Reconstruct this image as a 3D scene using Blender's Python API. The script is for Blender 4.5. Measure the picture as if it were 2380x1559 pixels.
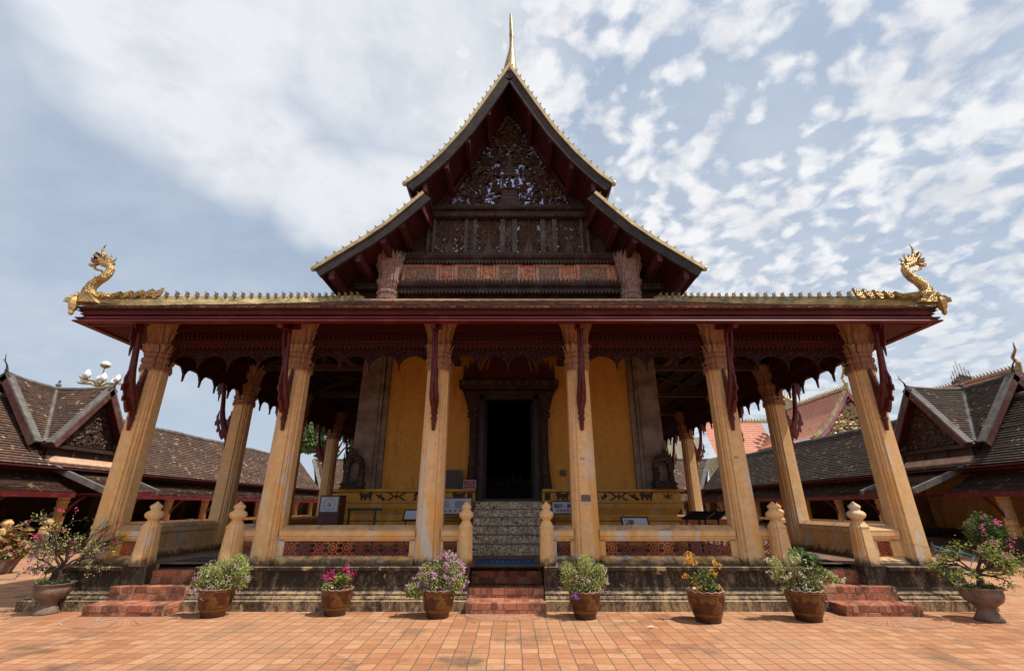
import bpy, math, random
from mathutils import Vector, Matrix
sc = bpy.context.scene
for o in list(bpy.data.objects): bpy.data.objects.remove(o)
COL = sc.collection
R = math.radians; PI = math.pi
# ------------------------------------------------------------------ camera
PITCH = R(20.6); F = 1057.0; CX = 0.085; CH = 1.65
cam_d = bpy.data.cameras.new('camera'); cam = bpy.data.objects.new('camera', cam_d); COL.objects.link(cam)
cam_d.sensor_width = 36; cam_d.lens = F/2379*36; cam_d.clip_start = 0.05; cam_d.clip_end = 3000
cam.location = (CX, 0, CH); cam.rotation_euler = (PI/2+PITCH, 0, 0)
sc.camera = cam
# ------------------------------------------------------------------ sun and sky
SUNV = Vector((0.50, -0.17, 0.85)).normalized()
sd = bpy.data.lights.new('sun', 'SUN'); sd.energy = 4.6; sd.angle = R(0.6); sd.color = (1.0, 0.94, 0.86)
sun = bpy.data.objects.new('sun', sd); COL.objects.link(sun); sun.location = (20, -10, 40)
sun.rotation_euler = SUNV.to_track_quat('Z', 'Y').to_euler()
sc.view_settings.view_transform = 'Standard'; sc.view_settings.look = 'None'
sc.view_settings.exposure = 0.12; sc.view_settings.gamma = 1.0
class G:
    """small node-graph writer"""
    def __init__(s, nt): s.nt = nt; s.L = nt.links
    def n(s, t, **k):
        q = s.nt.nodes.new(t)
        for a, b in k.items(): setattr(q, a, b)
        return q
    def put(s, sock, v):
        if v is None: return
        if hasattr(v, 'is_output') or isinstance(v, bpy.types.NodeSocket): s.L.new(v, sock)
        else:
            if isinstance(v, (int, float)) and sock.type in ('VECTOR',): v = (v, v, v)
            if isinstance(v, (tuple, list)) and sock.type == 'RGBA' and len(v) == 3: v = (*v, 1)
            sock.default_value = v
    def m(s, op, a, b=None, c=None, clamp=False):
        q = s.n('ShaderNodeMath', operation=op); q.use_clamp = clamp
        s.put(q.inputs[0], a); s.put(q.inputs[1], b)
        if c is not None: s.put(q.inputs[2], c)
        return q.outputs[0]
    def v(s, op, a, b=None, sc_=None):
        q = s.n('ShaderNodeVectorMath', operation=op); s.put(q.inputs[0], a); s.put(q.inputs[1], b)
        if sc_ is not None: s.put(q.inputs['Scale'], sc_)
        return q.outputs['Value'] if op in ('LENGTH', 'DOT_PRODUCT', 'DISTANCE') else q.outputs[0]
    def xyz(s, v): q = s.n('ShaderNodeSeparateXYZ'); s.put(q.inputs[0], v); return q.outputs
    def comb(s, x, y, z=0.0):
        q = s.n('ShaderNodeCombineXYZ'); s.put(q.inputs[0], x); s.put(q.inputs[1], y); s.put(q.inputs[2], z); return q.outputs[0]
    def noise(s, vec, scale, detail=4, rough=.55, dist=0, color=False):
        q = s.n('ShaderNodeTexNoise'); s.put(q.inputs['Vector'], vec); s.put(q.inputs['Scale'], scale)
        s.put(q.inputs['Detail'], detail); s.put(q.inputs['Roughness'], rough); s.put(q.inputs['Distortion'], dist)
        return q.outputs['Color' if color else 'Fac']
    def vor(s, vec, scale, feat='F1', out='Distance', rand=1.0):
        q = s.n('ShaderNodeTexVoronoi', feature=feat); s.put(q.inputs['Vector'], vec); s.put(q.inputs['Scale'], scale)
        s.put(q.inputs['Randomness'], rand); return q.outputs[out]
    def wn(s, vec, out='Value'):
        q = s.n('ShaderNodeTexWhiteNoise', noise_dimensions='3D'); s.put(q.inputs['Vector'], vec); return q.outputs[out]
    def ss(s, x, a, b):
        q = s.n('ShaderNodeMapRange', interpolation_type='SMOOTHSTEP'); s.put(q.inputs[0], x)
        s.put(q.inputs[1], a); s.put(q.inputs[2], b); return q.outputs[0]
    def mix(s, f, a, b, bt='MIX'):
        q = s.n('ShaderNodeMix', data_type='RGBA', blend_type=bt); q.clamp_factor = True
        s.put(q.inputs[0], f); s.put(q.inputs[6], a); s.put(q.inputs[7], b); return q.outputs[2]
    def ramp(s, f, st, interp='LINEAR'):
        q = s.n('ShaderNodeValToRGB'); s.put(q.inputs[0], f); e = q.color_ramp.elements; q.color_ramp.interpolation = interp
        while len(e) < len(st): e.new(.5)
        for i, (p, c) in enumerate(st): e[i].position = p; e[i].color = (*c, 1)
        return q.outputs[0]
    def pos(s): return s.n('ShaderNodeNewGeometry').outputs['Position']
    def nor(s): return s.n('ShaderNodeNewGeometry').outputs['True Normal']
    def uv(s): return s.n('ShaderNodeTexCoord').outputs['UV']
    def bump(s, h, st=.5, d=.02, nrm=None):
        q = s.n('ShaderNodeBump'); s.put(q.inputs['Height'], h); s.put(q.inputs['Strength'], st); s.put(q.inputs['Distance'], d)
        if nrm is not None: s.put(q.inputs['Normal'], nrm)
        return q.outputs[0]
# world
w = bpy.data.worlds.new('World'); sc.world = w; w.use_nodes = True
g = G(w.node_tree); bg = w.node_tree.nodes['Background']
sky = g.n('ShaderNodeTexSky', sky_type='NISHITA'); sky.sun_disc = False
sky.sun_elevation = math.asin(SUNV.z); sky.sun_rotation = math.atan2(SUNV.x, SUNV.y)
sky.air_density = 1.2; sky.dust_density = 2.5; sky.ozone_density = 1.0
d = g.n('ShaderNodeTexCoord').outputs['Generated']
dx, dy, dz = g.xyz(d)[:3]
zz = g.m('ADD', g.m('MAXIMUM', dz, .0), .30)
px = g.m('DIVIDE', dx, zz); py = g.m('DIVIDE', dy, zz)
P = g.comb(px, py, 0.0)
Pw = g.v('ADD', P, g.v('SCALE', g.v('SUBTRACT', g.noise(P, 1.6, 4, color=True), (.5, .5, .5)), sc_=.55))
def blob(cx, cy, r, a=1.0):
    q = g.v('LENGTH', g.v('SUBTRACT', Pw, (cx, cy, 0)))
    return g.m('MULTIPLY', g.m('SUBTRACT', 1.0, g.ss(q, r*.35, r)), a)
veil = None
for b in [(-0.49, 0.422, 0.296, 0.95), (-0.544, 0.646, 0.296, 0.95), (-0.422, 0.851, 0.282, 0.9), (-0.204, 0.871, 0.296, 0.9), (-0.171, 0.476, 0.388, 0.85), (-0.136, 0.238, 0.353, 0.6), (-0.646, 2.177, 0.564, 0.25), (-1.089, 0.646, 0.247, 0.25)]:
    q = blob(*b); veil = q if veil is None else g.m('MAXIMUM', veil, q)
vn = g.noise(P, 2.2, 8, .6, .4)
veil = g.m('MULTIPLY', veil, g.m('ADD', .72, g.m('MULTIPLY', vn, .75)), clamp=True)
veil = g.m('MULTIPLY', veil, .86)
Pd = g.v('ADD', P, g.v('SCALE', g.noise(P, 4.0, 3, color=True), sc_=.10))
vw = g.v('ADD', Pd, g.v('SCALE', g.noise(P, 16.0, 5, color=True), sc_=.05))
cell = g.m('ADD', g.m('MULTIPLY', g.noise(Pd, 13, 10, .60, .1), .66), g.m('MULTIPLY', g.m('SUBTRACT', 1.0, g.vor(vw, 24, 'SMOOTH_F1')), .37))
big = g.noise(P, 2.6, 4, .55)
thr = g.m('SUBTRACT', .60, g.m('MULTIPLY', big, .40))
cells = g.ss(cell, thr, g.m('ADD', thr, .26))
rm = g.ss(g.m('ADD', px, g.m('MULTIPLY', g.m('SUBTRACT', g.noise(P, 1.3, 3), .5), .6)), -.50, -.05)
cells = g.m('MULTIPLY', cells, rm)
thin = g.m('MULTIPLY', g.ss(g.noise(g.v('MULTIPLY', P, (.6, .9, 1)), .9, 6, .6), .32, .72), .55)
dens = g.m('MAXIMUM', g.m('MAXIMUM', veil, cells), thin, clamp=True)
shade = g.noise(Pd, 7.0, 6, .6)
ccol = g.mix(g.ss(shade, .25, .60), (6.9, 7.1, 7.6), (8.9, 9.0, 9.2))
hz = g.ss(dz, .42, -.02)
base = g.mix(.75, sky.outputs[0], (4.0, 5.1, 6.7))
base = g.mix(g.m('MULTIPLY', hz, .8), base, (5.2, 6.1, 7.2))
dens = g.m('MULTIPLY', dens, g.m('SUBTRACT', 1.0, g.m('MULTIPLY', hz, .62)))
g.L.new(g.mix(dens, base, ccol), bg.inputs[0]); bg.inputs[1].default_value = 0.095

# ------------------------------------------------------------------ photo-ray helper (every point gets its own real depth)
cp, sp = math.cos(PITCH), math.sin(PITCH)
def ray(px, py):
    X = (px-1189.5)/F; Yc = (779.5-py)/F
    return Vector((X, cp-Yc*sp, sp+Yc*cp))
def at(px, py, Y):
    r = ray(px, py); t = Y/r.y; return Vector((CX+r.x*t, Y, CH+r.z*t))
def atz(px, py, z):
    r = ray(px, py); t = (z-CH)/r.z; return Vector((CX+r.x*t, r.y*t, z))
# ------------------------------------------------------------------ object helpers
def wloc(o):
    v = Vector((0, 0, 0))
    while o: v = v+o.location; o = o.parent
    return v
def tag(o, label=None, cat=None, group=None, kind=None):
    if label: o['label'] = label
    if cat: o['category'] = cat
    if group: o['group'] = group
    if kind: o['kind'] = kind
    return o
def empty(name, loc=(0, 0, 0), rz=0.0, **k):
    o = bpy.data.objects.new(name, None); COL.objects.link(o); o.location = loc; o.rotation_euler = (0, 0, rz)
    o.empty_display_size = .1
    return tag(o, **k)
def copy_tree(o, parent=None, loc=None, rz=None):
    c = o.copy(); COL.objects.link(c)
    if parent is not None: c.parent = parent
    if loc is not None: c.location = loc
    if rz is not None: c.rotation_euler = (0, 0, rz)
    for ch in o.children: copy_tree(ch, c)
    return c
class MB:
    def __init__(s): s.v = []; s.f = []; s.u = []; s.mi = []; s.cur = 0
    def vt(s, p): s.v.append(tuple(p)); return len(s.v)-1
    def face(s, pts, uv=None):
        i0 = len(s.v); s.v.extend(tuple(p) for p in pts); s.f.append(tuple(range(i0, i0+len(pts)))); s.u.append(uv); s.mi.append(s.cur)
    def fi(s, idx, uv=None): s.f.append(tuple(idx)); s.u.append(uv); s.mi.append(s.cur)
    def box(s, x0, x1, y0, y1, z0, z1, M=None):
        p = [(x, y, z) for z in (z0, z1) for y in (y0, y1) for x in (x0, x1)]
        if M is not None: p = [M @ Vector(q) for q in p]
        i = len(s.v); s.v.extend(tuple(q) for q in p)
        for f in ((0, 2, 3, 1), (4, 5, 7, 6), (0, 1, 5, 4), (2, 6, 7, 3), (0, 4, 6, 2), (1, 3, 7, 5)): s.fi([i+k for k in f])
    def beam(s, a, b, w, h, up=(0, 0, 1)):
        a = Vector(a); b = Vector(b); d = (b-a); L = d.length; d.normalize()
        x = d.cross(Vector(up)); x.normalize(); z = x.cross(d)
        M = Matrix.Translation(a) @ Matrix((x, d, z)).transposed().to_4x4()
        s.box(-w/2, w/2, 0, L, -h/2, h/2, M)
    def tube(s, pts, rad, n=6, cap=True, sq=1.0):
        pts = [Vector(p) for p in pts]
        if isinstance(rad, (int, float)): rad = [rad]*len(pts)
        rings = []; pu = None
        for k, p in enumerate(pts):
            d = (pts[min(k+1, len(pts)-1)]-pts[max(k-1, 0)])
            if d.length < 1e-7: d = Vector((0, 0, 1))
            d.normalize()
            if pu is None: pu = Vector((0, 1, 0)) if abs(d.y) < .9 else Vector((1, 0, 0))
            x = d.cross(pu); x.normalize(); y = x.cross(d); pu = y
            i0 = len(s.v)
            for j in range(n):
                a = 2*PI*j/n; s.v.append(tuple(p+x*math.cos(a)*rad[k]+y*math.sin(a)*rad[k]*sq))
            rings.append(i0)
        for k in range(len(rings)-1):
            a, b = rings[k], rings[k+1]
            for j in range(n): s.fi([a+j, a+(j+1) % n, b+(j+1) % n, b+j])
        if cap: s.fi([rings[0]+j for j in range(n)][::-1]); s.fi([rings[-1]+j for j in range(n)])
    def lathe(s, prof, c=(0, 0, 0), n=20, mod=None, cap=True):
        cx, cy, cz = c; rings = []
        for k, (r, z) in enumerate(prof):
            i0 = len(s.v)
            for j in range(n):
                a = 2*PI*j/n; rr, dz = (mod(k, a, r) if mod else (r, 0))
                s.v.append((cx+rr*math.cos(a), cy+rr*math.sin(a), cz+z+dz))
            rings.append(i0)
        for k in range(len(rings)-1):
            a, b = rings[k], rings[k+1]
            for j in range(n): s.fi([a+j, a+(j+1) % n, b+(j+1) % n, b+j])
        if cap: s.fi([rings[0]+j for j in range(n)][::-1]); s.fi([rings[-1]+j for j in range(n)])
    def loft(s, sections, closed=True, cap=True):
        rings = []
        for sec in sections:
            rings.append(len(s.v)); s.v.extend(tuple(p) for p in sec)
        n = len(sections[0])
        for k in range(len(rings)-1):
            a, b = rings[k], rings[k+1]
            for j in range(n if closed else n-1): s.fi([a+j, a+(j+1) % n, b+(j+1) % n, b+j])
        if cap and closed: s.fi([rings[0]+j for j in range(n)][::-1]); s.fi([rings[-1]+j for j in range(n)])
    def prism(s, poly, o, ux, uy, th):
        """poly in (u,v) extruded by th along ux x uy, centred"""
        o = Vector(o); ux = Vector(ux); uy = Vector(uy); nrm = ux.cross(uy); nrm.normalize()
        A = [o+ux*a+uy*b+nrm*(th/2) for a, b in poly]; B = [q-nrm*th for q in A]
        i = len(s.v); s.v.extend(tuple(q) for q in A+B); n = len(poly)
        s.fi(range(i, i+n)); s.fi([i+n+k for k in range(n)][::-1])
        for k in range(n): s.fi([i+k, i+n+k, i+n+(k+1) % n, i+(k+1) % n])
    def sweep(s, prof, path, closed=False, cap=True):
        """prof: (out, z); path: 2-D points, outward is the right-hand side"""
        P2 = [Vector((p[0], p[1])) for p in path]; n = len(P2); secs = []
        def nr(a, b): d = (b-a); d.normalize(); return Vector((d.y, -d.x))
        for i in range(n):
            if closed or 0 < i < n-1:
                n1 = nr(P2[i-1], P2[i]); n2 = nr(P2[i], P2[(i+1) % n]); m = (n1+n2); m = m/(m.dot(n1) if abs(m.dot(n1)) > 1e-6 else 1)
            elif i == 0: m = nr(P2[0], P2[1])
            else: m = nr(P2[-2], P2[-1])
            secs.append([(P2[i].x+m.x*o, P2[i].y+m.y*o, z) for o, z in prof])
        if closed: secs.append(secs[0])
        s.loft(secs, closed=True, cap=cap and not closed)
    def mark(s):
        if not hasattr(s, 'mk'): s.mk = []
        s.mk.append((len(s.v), len(s.f)))
    def build_parts(s, name, mat, parent, **k):
        mk = getattr(s, 'mk', [])+[(len(s.v), len(s.f))]; pv, pf = 0, 0; out = []
        for v1, f1 in mk:
            if f1 > pf:
                q = MB(); q.v = s.v[pv:v1]; q.f = [tuple(i-pv for i in f) for f in s.f[pf:f1]]; q.u = s.u[pf:f1]; q.mi = s.mi[pf:f1]
                out.append(q.build(name, mat, parent, **k))
            pv, pf = v1, f1
        return out
    def build(s, name, mat, parent=None, smooth=False, loc=None, world=True, **k):
        """vertices are world coordinates unless world=False (then local to loc)"""
        me = bpy.data.meshes.new(name); pw = wloc(parent)
        if loc is None:
            if world and s.v and parent is not None: loc = pw
            else: loc = pw if parent is not None else Vector((0, 0, 0))
            if parent is None and world and s.v:
                xs = [q[0] for q in s.v]; ys = [q[1] for q in s.v]; zs = [q[2] for q in s.v]
                loc = Vector(((min(xs)+max(xs))/2, (min(ys)+max(ys))/2, min(zs)))
        loc = Vector(loc); off = loc if world else Vector((0, 0, 0))
        me.from_pydata([(a-off.x, b-off.y, c-off.z) for a, b, c in s.v], [], s.f)
        if any(u is not None for u in s.u):
            ul = me.uv_layers.new(name='UVMap').data; li = 0
            for f, u in zip(s.f, s.u):
                for q in range(len(f)):
                    ul[li].uv = u[q] if u is not None else (0, 0); li += 1
        mats = mat if isinstance(mat, (list, tuple)) else [mat]
        for m in mats: me.materials.append(m)
        if len(mats) > 1:
            me.polygons.foreach_set('material_index', s.mi)
        if smooth: me.polygons.foreach_set('use_smooth', [True]*len(me.polygons))
        me.update()
        o = bpy.data.objects.new(name, me); COL.objects.link(o)
        o.location = loc-pw
        if parent is not None: o.parent = parent
        return tag(o, **k)
def subsurf(o, n=1):
    m = o.modifiers.new('s', 'SUBSURF'); m.levels = m.render_levels = n; return o
def bevel(o, wd=.01, seg=2):
    m = o.modifiers.new('b', 'BEVEL'); m.width = wd; m.segments = seg; m.limit_method = 'ANGLE'; m.angle_limit = R(40); return o

# ------------------------------------------------------------------ materials
MATS = {}
def material(name):
    m = bpy.data.materials.new(name); m.use_nodes = True; gg = G(m.node_tree)
    bs = m.node_tree.nodes['Principled BSDF']; MATS[name] = m; return m, gg, bs
def simple(name, col, rough=.7, metal=0.0, var=.15, scale=6.0, bump=.15, bscale=40, dist=.01, spec=None):
    m, g, b = material(name); p = g.pos()
    n = g.noise(p, scale, 5, .6)
    c = g.mix(g.ss(n, .3, .7), tuple(x*(1-var) for x in col), tuple(min(1, x*(1+var)) for x in col))
    g.put(b.inputs['Base Color'], c); g.put(b.inputs['Roughness'], rough); g.put(b.inputs['Metallic'], metal)
    if spec is not None: g.put(b.inputs['Specular IOR Level'], spec)
    if bump: g.L.new(g.bump(g.noise(p, bscale, 4, .6), bump, dist), b.inputs['Normal'])
    return m
def brick_mat(name, bw, bh, axis, cols, mortar, mw=.012, offs=.5, stain=.5, rough=.85, warp=.006, uvmode=False, tone=None, aging=None):
    """cells on world position: axis picks the two coordinates"""
    m, g, b = material(name); p = g.pos() if not uvmode else g.uv()
    pw = g.v('ADD', p, g.v('SCALE', g.v('SUBTRACT', g.noise(p, 3.0, 3, color=True), (.5, .5, .5)), sc_=warp*4))
    c = g.xyz(pw); u = c[axis[0]]; v = c[axis[1]]
    vr = g.m('DIVIDE', v, bh); row = g.m('FLOOR', vr)
    ur = g.m('ADD', g.m('DIVIDE', u, bw), g.m('MULTIPLY', g.m('MODULO', g.m('ABSOLUTE', row), 2.0), offs)); colm = g.m('FLOOR', ur)
    fu = g.m('FRACT', ur); fv = g.m('FRACT', vr)
    du = g.m('MULTIPLY', g.m('MINIMUM', fu, g.m('SUBTRACT', 1.0, fu)), bw)
    dv = g.m('MULTIPLY', g.m('MINIMUM', fv, g.m('SUBTRACT', 1.0, fv)), bh)
    e = g.m('ADD', g.m('MINIMUM', du, dv), g.m('MULTIPLY', g.m('SUBTRACT', g.noise(p, 30, 3), .5), mw*.8))
    mask = g.ss(e, mw*.35, mw*.75)
    rnd = g.wn(g.comb(colm, row, 3.0))
    st = [(i/(len(cols)-1), c_) for i, c_ in enumerate(cols)]
    bc = g.ramp(rnd, st)
    n1 = g.noise(p, 14, 6, .65); bc = g.mix(g.m('MULTIPLY', g.ss(n1, .45, .75), .35), bc, tuple(x*.55 for x in cols[0]))
    n2 = g.noise(p, 1.1, 5, .6)
    bc = g.mix(g.m('MULTIPLY', g.ss(n2, .52, .70), stain), bc, (.10, .07, .05))
    n5 = g.noise(g.v('ADD', p, (5, 9, 2)), 3.5, 7, .7); bc = g.mix(g.m('MULTIPLY', g.ss(n5, .54, .68), stain*.7), bc, (.13, .085, .06))
    n6 = g.noise(g.v('ADD', p, (1, 3, 7)), 26, 3, .6); bc = g.mix(g.m('MULTIPLY', g.ss(n6, .62, .70), stain*.5), bc, (.16, .10, .07))
    if tone is not None:
        n3 = g.noise(p, .35, 3, .5); bc = g.mix(g.ss(n3, .40, .62), bc, g.mix(.55, bc, tone))
    col = g.mix(mask, g.mix(g.m('MULTIPLY', g.ss(n2, .5, .7), .6), mortar, (.09, .07, .055)), bc)
    g.put(b.inputs['Base Color'], col); g.put(b.inputs['Roughness'], rough); g.put(b.inputs['Specular IOR Level'], .25)
    h = g.m('ADD', mask, g.m('MULTIPLY', n1, .35)); h = g.m('ADD', h, g.m('MULTIPLY', rnd, .3))
    g.L.new(g.bump(h, .55, .008), b.inputs['Normal'])
    return m
paving = brick_mat('paving_tiles', .203, .196, (0, 1), [(.36, .146, .066), (.415, .178, .082), (.45, .20, .094), (.48, .228, .108), (.535, .285, .15)], (.17, .115, .08), .012, 0.0, .85, tone=(.50, .275, .15), warp=.010)
fan_mat = brick_mat('fan_brick', .10, .2, (0, 1), [(.33, .11, .05), (.42, .155, .07), (.48, .20, .10)], (.37, .28, .19), .024, .0, .4, uvmode=True)
step_mat = brick_mat('step_bricks', .105, .30, (0, 2), [(.26, .07, .04), (.36, .11, .055), (.44, .155, .075)], (.30, .22, .16), .012, .0, .35)
def island_brick():
    m, g, b = material('red_bricks'); p = g.pos(); r = g.n('ShaderNodeNewGeometry').outputs['Random Per Island']
    c = g.ramp(r, [(0, (.22, .078, .048)), (.35, (.35, .12, .066)), (.7, (.46, .17, .088)), (1, (.44, .22, .145))])
    n = g.noise(p, 20, 6, .7); c = g.mix(g.m('MULTIPLY', g.ss(n, .50, .68), .55), c, (.10, .05, .035))
    n2 = g.noise(p, 2.2, 6, .65); z = g.xyz(p)[2]
    c = g.mix(g.m('MULTIPLY', g.ss(n2, .48, .62), .65), c, (.055, .035, .028))
    c = g.mix(g.m('MULTIPLY', g.ss(g.noise(p, 9, 5), .60, .66), .5), c, (.50, .34, .24))
    g.put(b.inputs['Base Color'], c); g.put(b.inputs['Roughness'], .85); g.put(b.inputs['Specular IOR Level'], .2)
    g.L.new(g.bump(n, .6, .01), b.inputs['Normal']); return m
BRICK = island_brick(); MORT = simple('lime_mortar', (.30, .21, .15), .95, 0, .4, 12, .6, 60)
step_side = brick_mat('step_bricks_side', .21, .078, (1, 2), [(.26, .07, .04), (.36, .11, .055), (.44, .155, .075)], (.30, .22, .16), .012, .5, .35)
lat_red = None
def plaster(name, base, peel=(.60, .56, .50), orange=(.70, .36, .07), lo=.6, hi=2.6, grime=.35, pk=1.0):
    m, g, b = material(name); p = g.pos(); z = g.xyz(p)[2]
    ps = g.v('MULTIPLY', p, (1, 1, .35))
    n1 = g.noise(ps, 2.2, 7, .62, .3); n2 = g.noise(p, 9, 6, .65); n3 = g.noise(g.v('MULTIPLY', p, (1.0, 1.0, .12)), 5, 5, .6)
    c = g.mix(g.ss(n2, .3, .75), tuple(x*.86 for x in base), tuple(min(1, x*1.08) for x in base))
    hm = g.m('SUBTRACT', 1.0, g.ss(z, lo+.5, hi))
    c = g.mix(g.m('MULTIPLY', g.ss(g.noise(ps, 3.1, 6, .6), .50, .62), g.m('MULTIPLY', hm, .65)), c, orange)
    c = g.mix(g.m('MULTIPLY', g.ss(n1, .555, .60), g.m('MULTIPLY', hm, .8*pk)), c, peel)
    c = g.mix(g.m('MULTIPLY', g.ss(n3, .52, .78), grime), c, tuple(x*.55 for x in base))
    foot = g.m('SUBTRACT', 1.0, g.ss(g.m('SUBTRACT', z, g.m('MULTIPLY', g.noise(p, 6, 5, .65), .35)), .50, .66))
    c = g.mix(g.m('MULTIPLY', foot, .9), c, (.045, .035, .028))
    fl = g.ss(g.noise(p, 45, 3), .66, .74); c = g.mix(g.m('MULTIPLY', fl, .35), c, tuple(x*.45 for x in base))
    g.put(b.inputs['Base Color'], c); g.put(b.inputs['Roughness'], .85); g.put(b.inputs['Specular IOR Level'], .2)
    h = g.m('ADD', g.m('MULTIPLY', g.noise(p, 22, 6, .6), .5), g.m('MULTIPLY', g.ss(n1, .57, .63), -.5))
    g.L.new(g.bump(h, .35, .012), b.inputs['Normal'])
    return m
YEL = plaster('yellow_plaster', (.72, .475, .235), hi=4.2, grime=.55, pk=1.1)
WALL = plaster('ochre_wall', (.52, .25, .05), grime=.8, peel=(.45, .36, .25), pk=.5)
PINK = plaster('pinkish_plaster', (.52, .27, .16), grime=.4, orange=(.6, .4, .2))
def stained(name):
    m, g, b = material(name); p = g.pos(); nz = g.xyz(g.nor())[2]
    ps = g.v('MULTIPLY', p, (1.6, 1.6, .55))
    n1 = g.noise(ps, 4.6, 11, .74, .3); n2 = g.noise(p, 24, 8, .72); n4 = g.noise(p, 1.0, 4, .6)
    z = g.xyz(p)[2]
    k = g.m('ADD', g.m('MULTIPLY', n1, .60), g.m('ADD', g.m('MULTIPLY', n2, .30), g.m('MULTIPLY', n4, .22)))
    k = g.m('SUBTRACT', k, g.m('MULTIPLY', g.ss(nz, .5, .9), .07))
    k = g.m('ADD', k, g.m('MULTIPLY', g.ss(z, .08, .33), .085))
    c = g.ramp(k, [(.42, (.47, .34, .19)), (.52, (.33, .23, .13)), (.575, (.15, .105, .068)), (.65, (.042, .033, .026))])
    pe = g.ss(g.noise(p, 2.3, 6, .6, .5), .64, .67)
    c = g.mix(g.m('MULTIPLY', pe, .8), c, (.50, .36, .20))
    g.put(b.inputs['Base Color'], c); g.put(b.inputs['Roughness'], .9); g.put(b.inputs['Specular IOR Level'], .15)
    g.L.new(g.bump(g.m('ADD', n2, n1), .55, .02), b.inputs['Normal']); return m
STAIN = stained('stained_plinth')
def wood(name, base, grain=(14, 14, 1.2), wear=None, rough=.7, carve=0.0, cs=22, wearamt=.5):
    m, g, b = material(name); p = g.pos()
    n = g.noise(g.v('MULTIPLY', p, grain), 2.0, 6, .6); n2 = g.noise(p, 2.5, 6, .6)
    c = g.mix(g.ss(n, .3, .7), tuple(x*.65 for x in base), tuple(x*1.25 for x in base))
    if wear: c = g.mix(g.m('MULTIPLY', g.ss(n2, .48, .66), wearamt), c, wear)
    h = n
    if carve:
        v = g.vor(g.v('ADD', p, g.v('SCALE', g.noise(p, 6, 3, color=True), sc_=.2)), cs, 'SMOOTH_F1')
        c = g.mix(g.m('MULTIPLY', g.ss(v, .25, .6), .8), c, tuple(x*.2 for x in base)); h = g.m('SUBTRACT', g.m('MULTIPLY', n, .2), g.m('MULTIPLY', v, 2.0))
    g.put(b.inputs['Base Color'], c); g.put(b.inputs['Roughness'], rough); g.put(b.inputs['Specular IOR Level'], .3)
    g.L.new(g.bump(h, .8 if carve else .35, .02 if carve else .006), b.inputs['Normal']); return m
REDW = wood('red_lacquer_beam', (.098, .010, .012), (.5, 8, 14), wear=(.17, .035, .035), rough=.45, wearamt=.5)
REDF = wood('dark_red_frieze', (.052, .006, .007), (.5, 8, 14), rough=.55)
REDC = wood('red_carved_wood', (.048, .007, .007), rough=.6, carve=1, cs=26)
REDB = wood('red_bracket_wood', (.085, .012, .012), rough=.38, wear=(.14, .035, .03))
SOFF = wood('red_soffit_boards', (.075, .013, .014), (10, .7, 3), rough=.6)
DARKW = wood('dark_carved_wood', (.048, .024, .018), (3, 3, 3), wear=(.085, .068, .058), rough=.6, wearamt=.6)
GREYW = wood('weathered_grey_wood', (.085, .068, .062), (2, 2, 6), wear=(.17, .14, .12), rough=.75)
BARGE = wood('dark_bargeboard', (.040, .030, .030), (3, 3, 3), wear=(.075, .055, .05), rough=.8)
CARV = wood('brown_carving', (.080, .044, .030), (6, 6, 6), wear=(.16, .10, .07), rough=.5, wearamt=.5)
BLACKW = wood('black_lacquer', (.022, .010, .009), (6, 6, 2), wear=(.06, .03, .02), rough=.45)
DOORC = wood('dark_door_carving', (.045, .014, .010), (4, 4, 4), wear=(.13, .07, .05), rough=.5, carve=1, cs=30)
CEIL = wood('dark_ceiling_wood', (.022, .012, .008), (1, 8, 8), rough=.8)
BEAMW = wood('brown_roof_beam', (.055, .027, .014), (1, 8, 8), rough=.8)
PINKC = wood('pink_carved_panel', (.56, .25, .15), (3, 3, 3), wear=(.42, .30, .23), rough=.75)
CAPM = wood('weathered_capital', (.30, .155, .085), (9, 9, .8), wear=(.36, .24, .16), rough=.8)
LATT = wood('red_terracotta', (.40, .085, .045), (2, 2, 2), wear=(.55, .18, .08), rough=.6)
GOLD = simple('gold_leaf', (.50, .34, .13), .48, .6, .22, 8, .35, 30, .01)
def scaled_gold():
    m, g, b = material('scaled_gold'); p = g.pos(); v = g.vor(p, 30, 'F1')
    g.put(b.inputs['Base Color'], g.mix(g.ss(g.noise(p, 7, 5), .35, .65), (.30, .19, .07), (.60, .42, .18))); g.put(b.inputs['Roughness'], .45); g.put(b.inputs['Metallic'], .6)
    g.L.new(g.bump(v, .9, .03), b.inputs['Normal']); return m
GOLDS = scaled_gold()
GOLDP = simple('gold_ridge_paint', (.55, .43, .22), .5, .35, .25, 5, .3, 20)
GOLDD = simple('tarnished_gold', (.36, .27, .13), .5, .5, .3, 6, .3, 30)
GREYC = simple('grey_cement', (.135, .120, .108), .9, 0, .35, 3, .3, 20)
PEACH = simple('peach_plaster', (.56, .33, .21), .9, 0, .2, 3, .2, 20)
SOIL = simple('potting_soil', (.05, .03, .02), .95, 0, .4, 30, .6, 60)
BLACK = simple('black_paint', (.012, .011, .012), .5, 0, .2, 5, 0)
WHITE = simple('white_paint', (.62, .64, .68), .6, 0, .05, 5, 0)
PAPER = simple('white_board', (.40, .44, .50), .5, 0, .06, 2, 0)
INK = simple('ink', (.09, .10, .12), .7, 0, .1, 5, 0)
INKR = simple('ink_red', (.15, .03, .025), .7, 0, .1, 5, 0)
INKB = simple('ink_blue', (.06, .13, .30), .7, 0, .1, 5, 0)
SIGNR = simple('maroon_sign', (.17, .012, .022), .4, 0, .05, 5, 0)
SIGNW = simple('sign_lettering', (.55, .50, .52), .5, 0, .05, 5, 0)
MAROON = simple('maroon_cabinet', (.07, .016, .016), .45, 0, .15, 5, .1)
MATB = simple('blue_mat', (.012, .06, .15), .95, 0, .2, 40, .5, 200)
MATG = simple('dark_mat', (.035, .04, .05), .95, 0, .2, 40, .4, 200)
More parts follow.
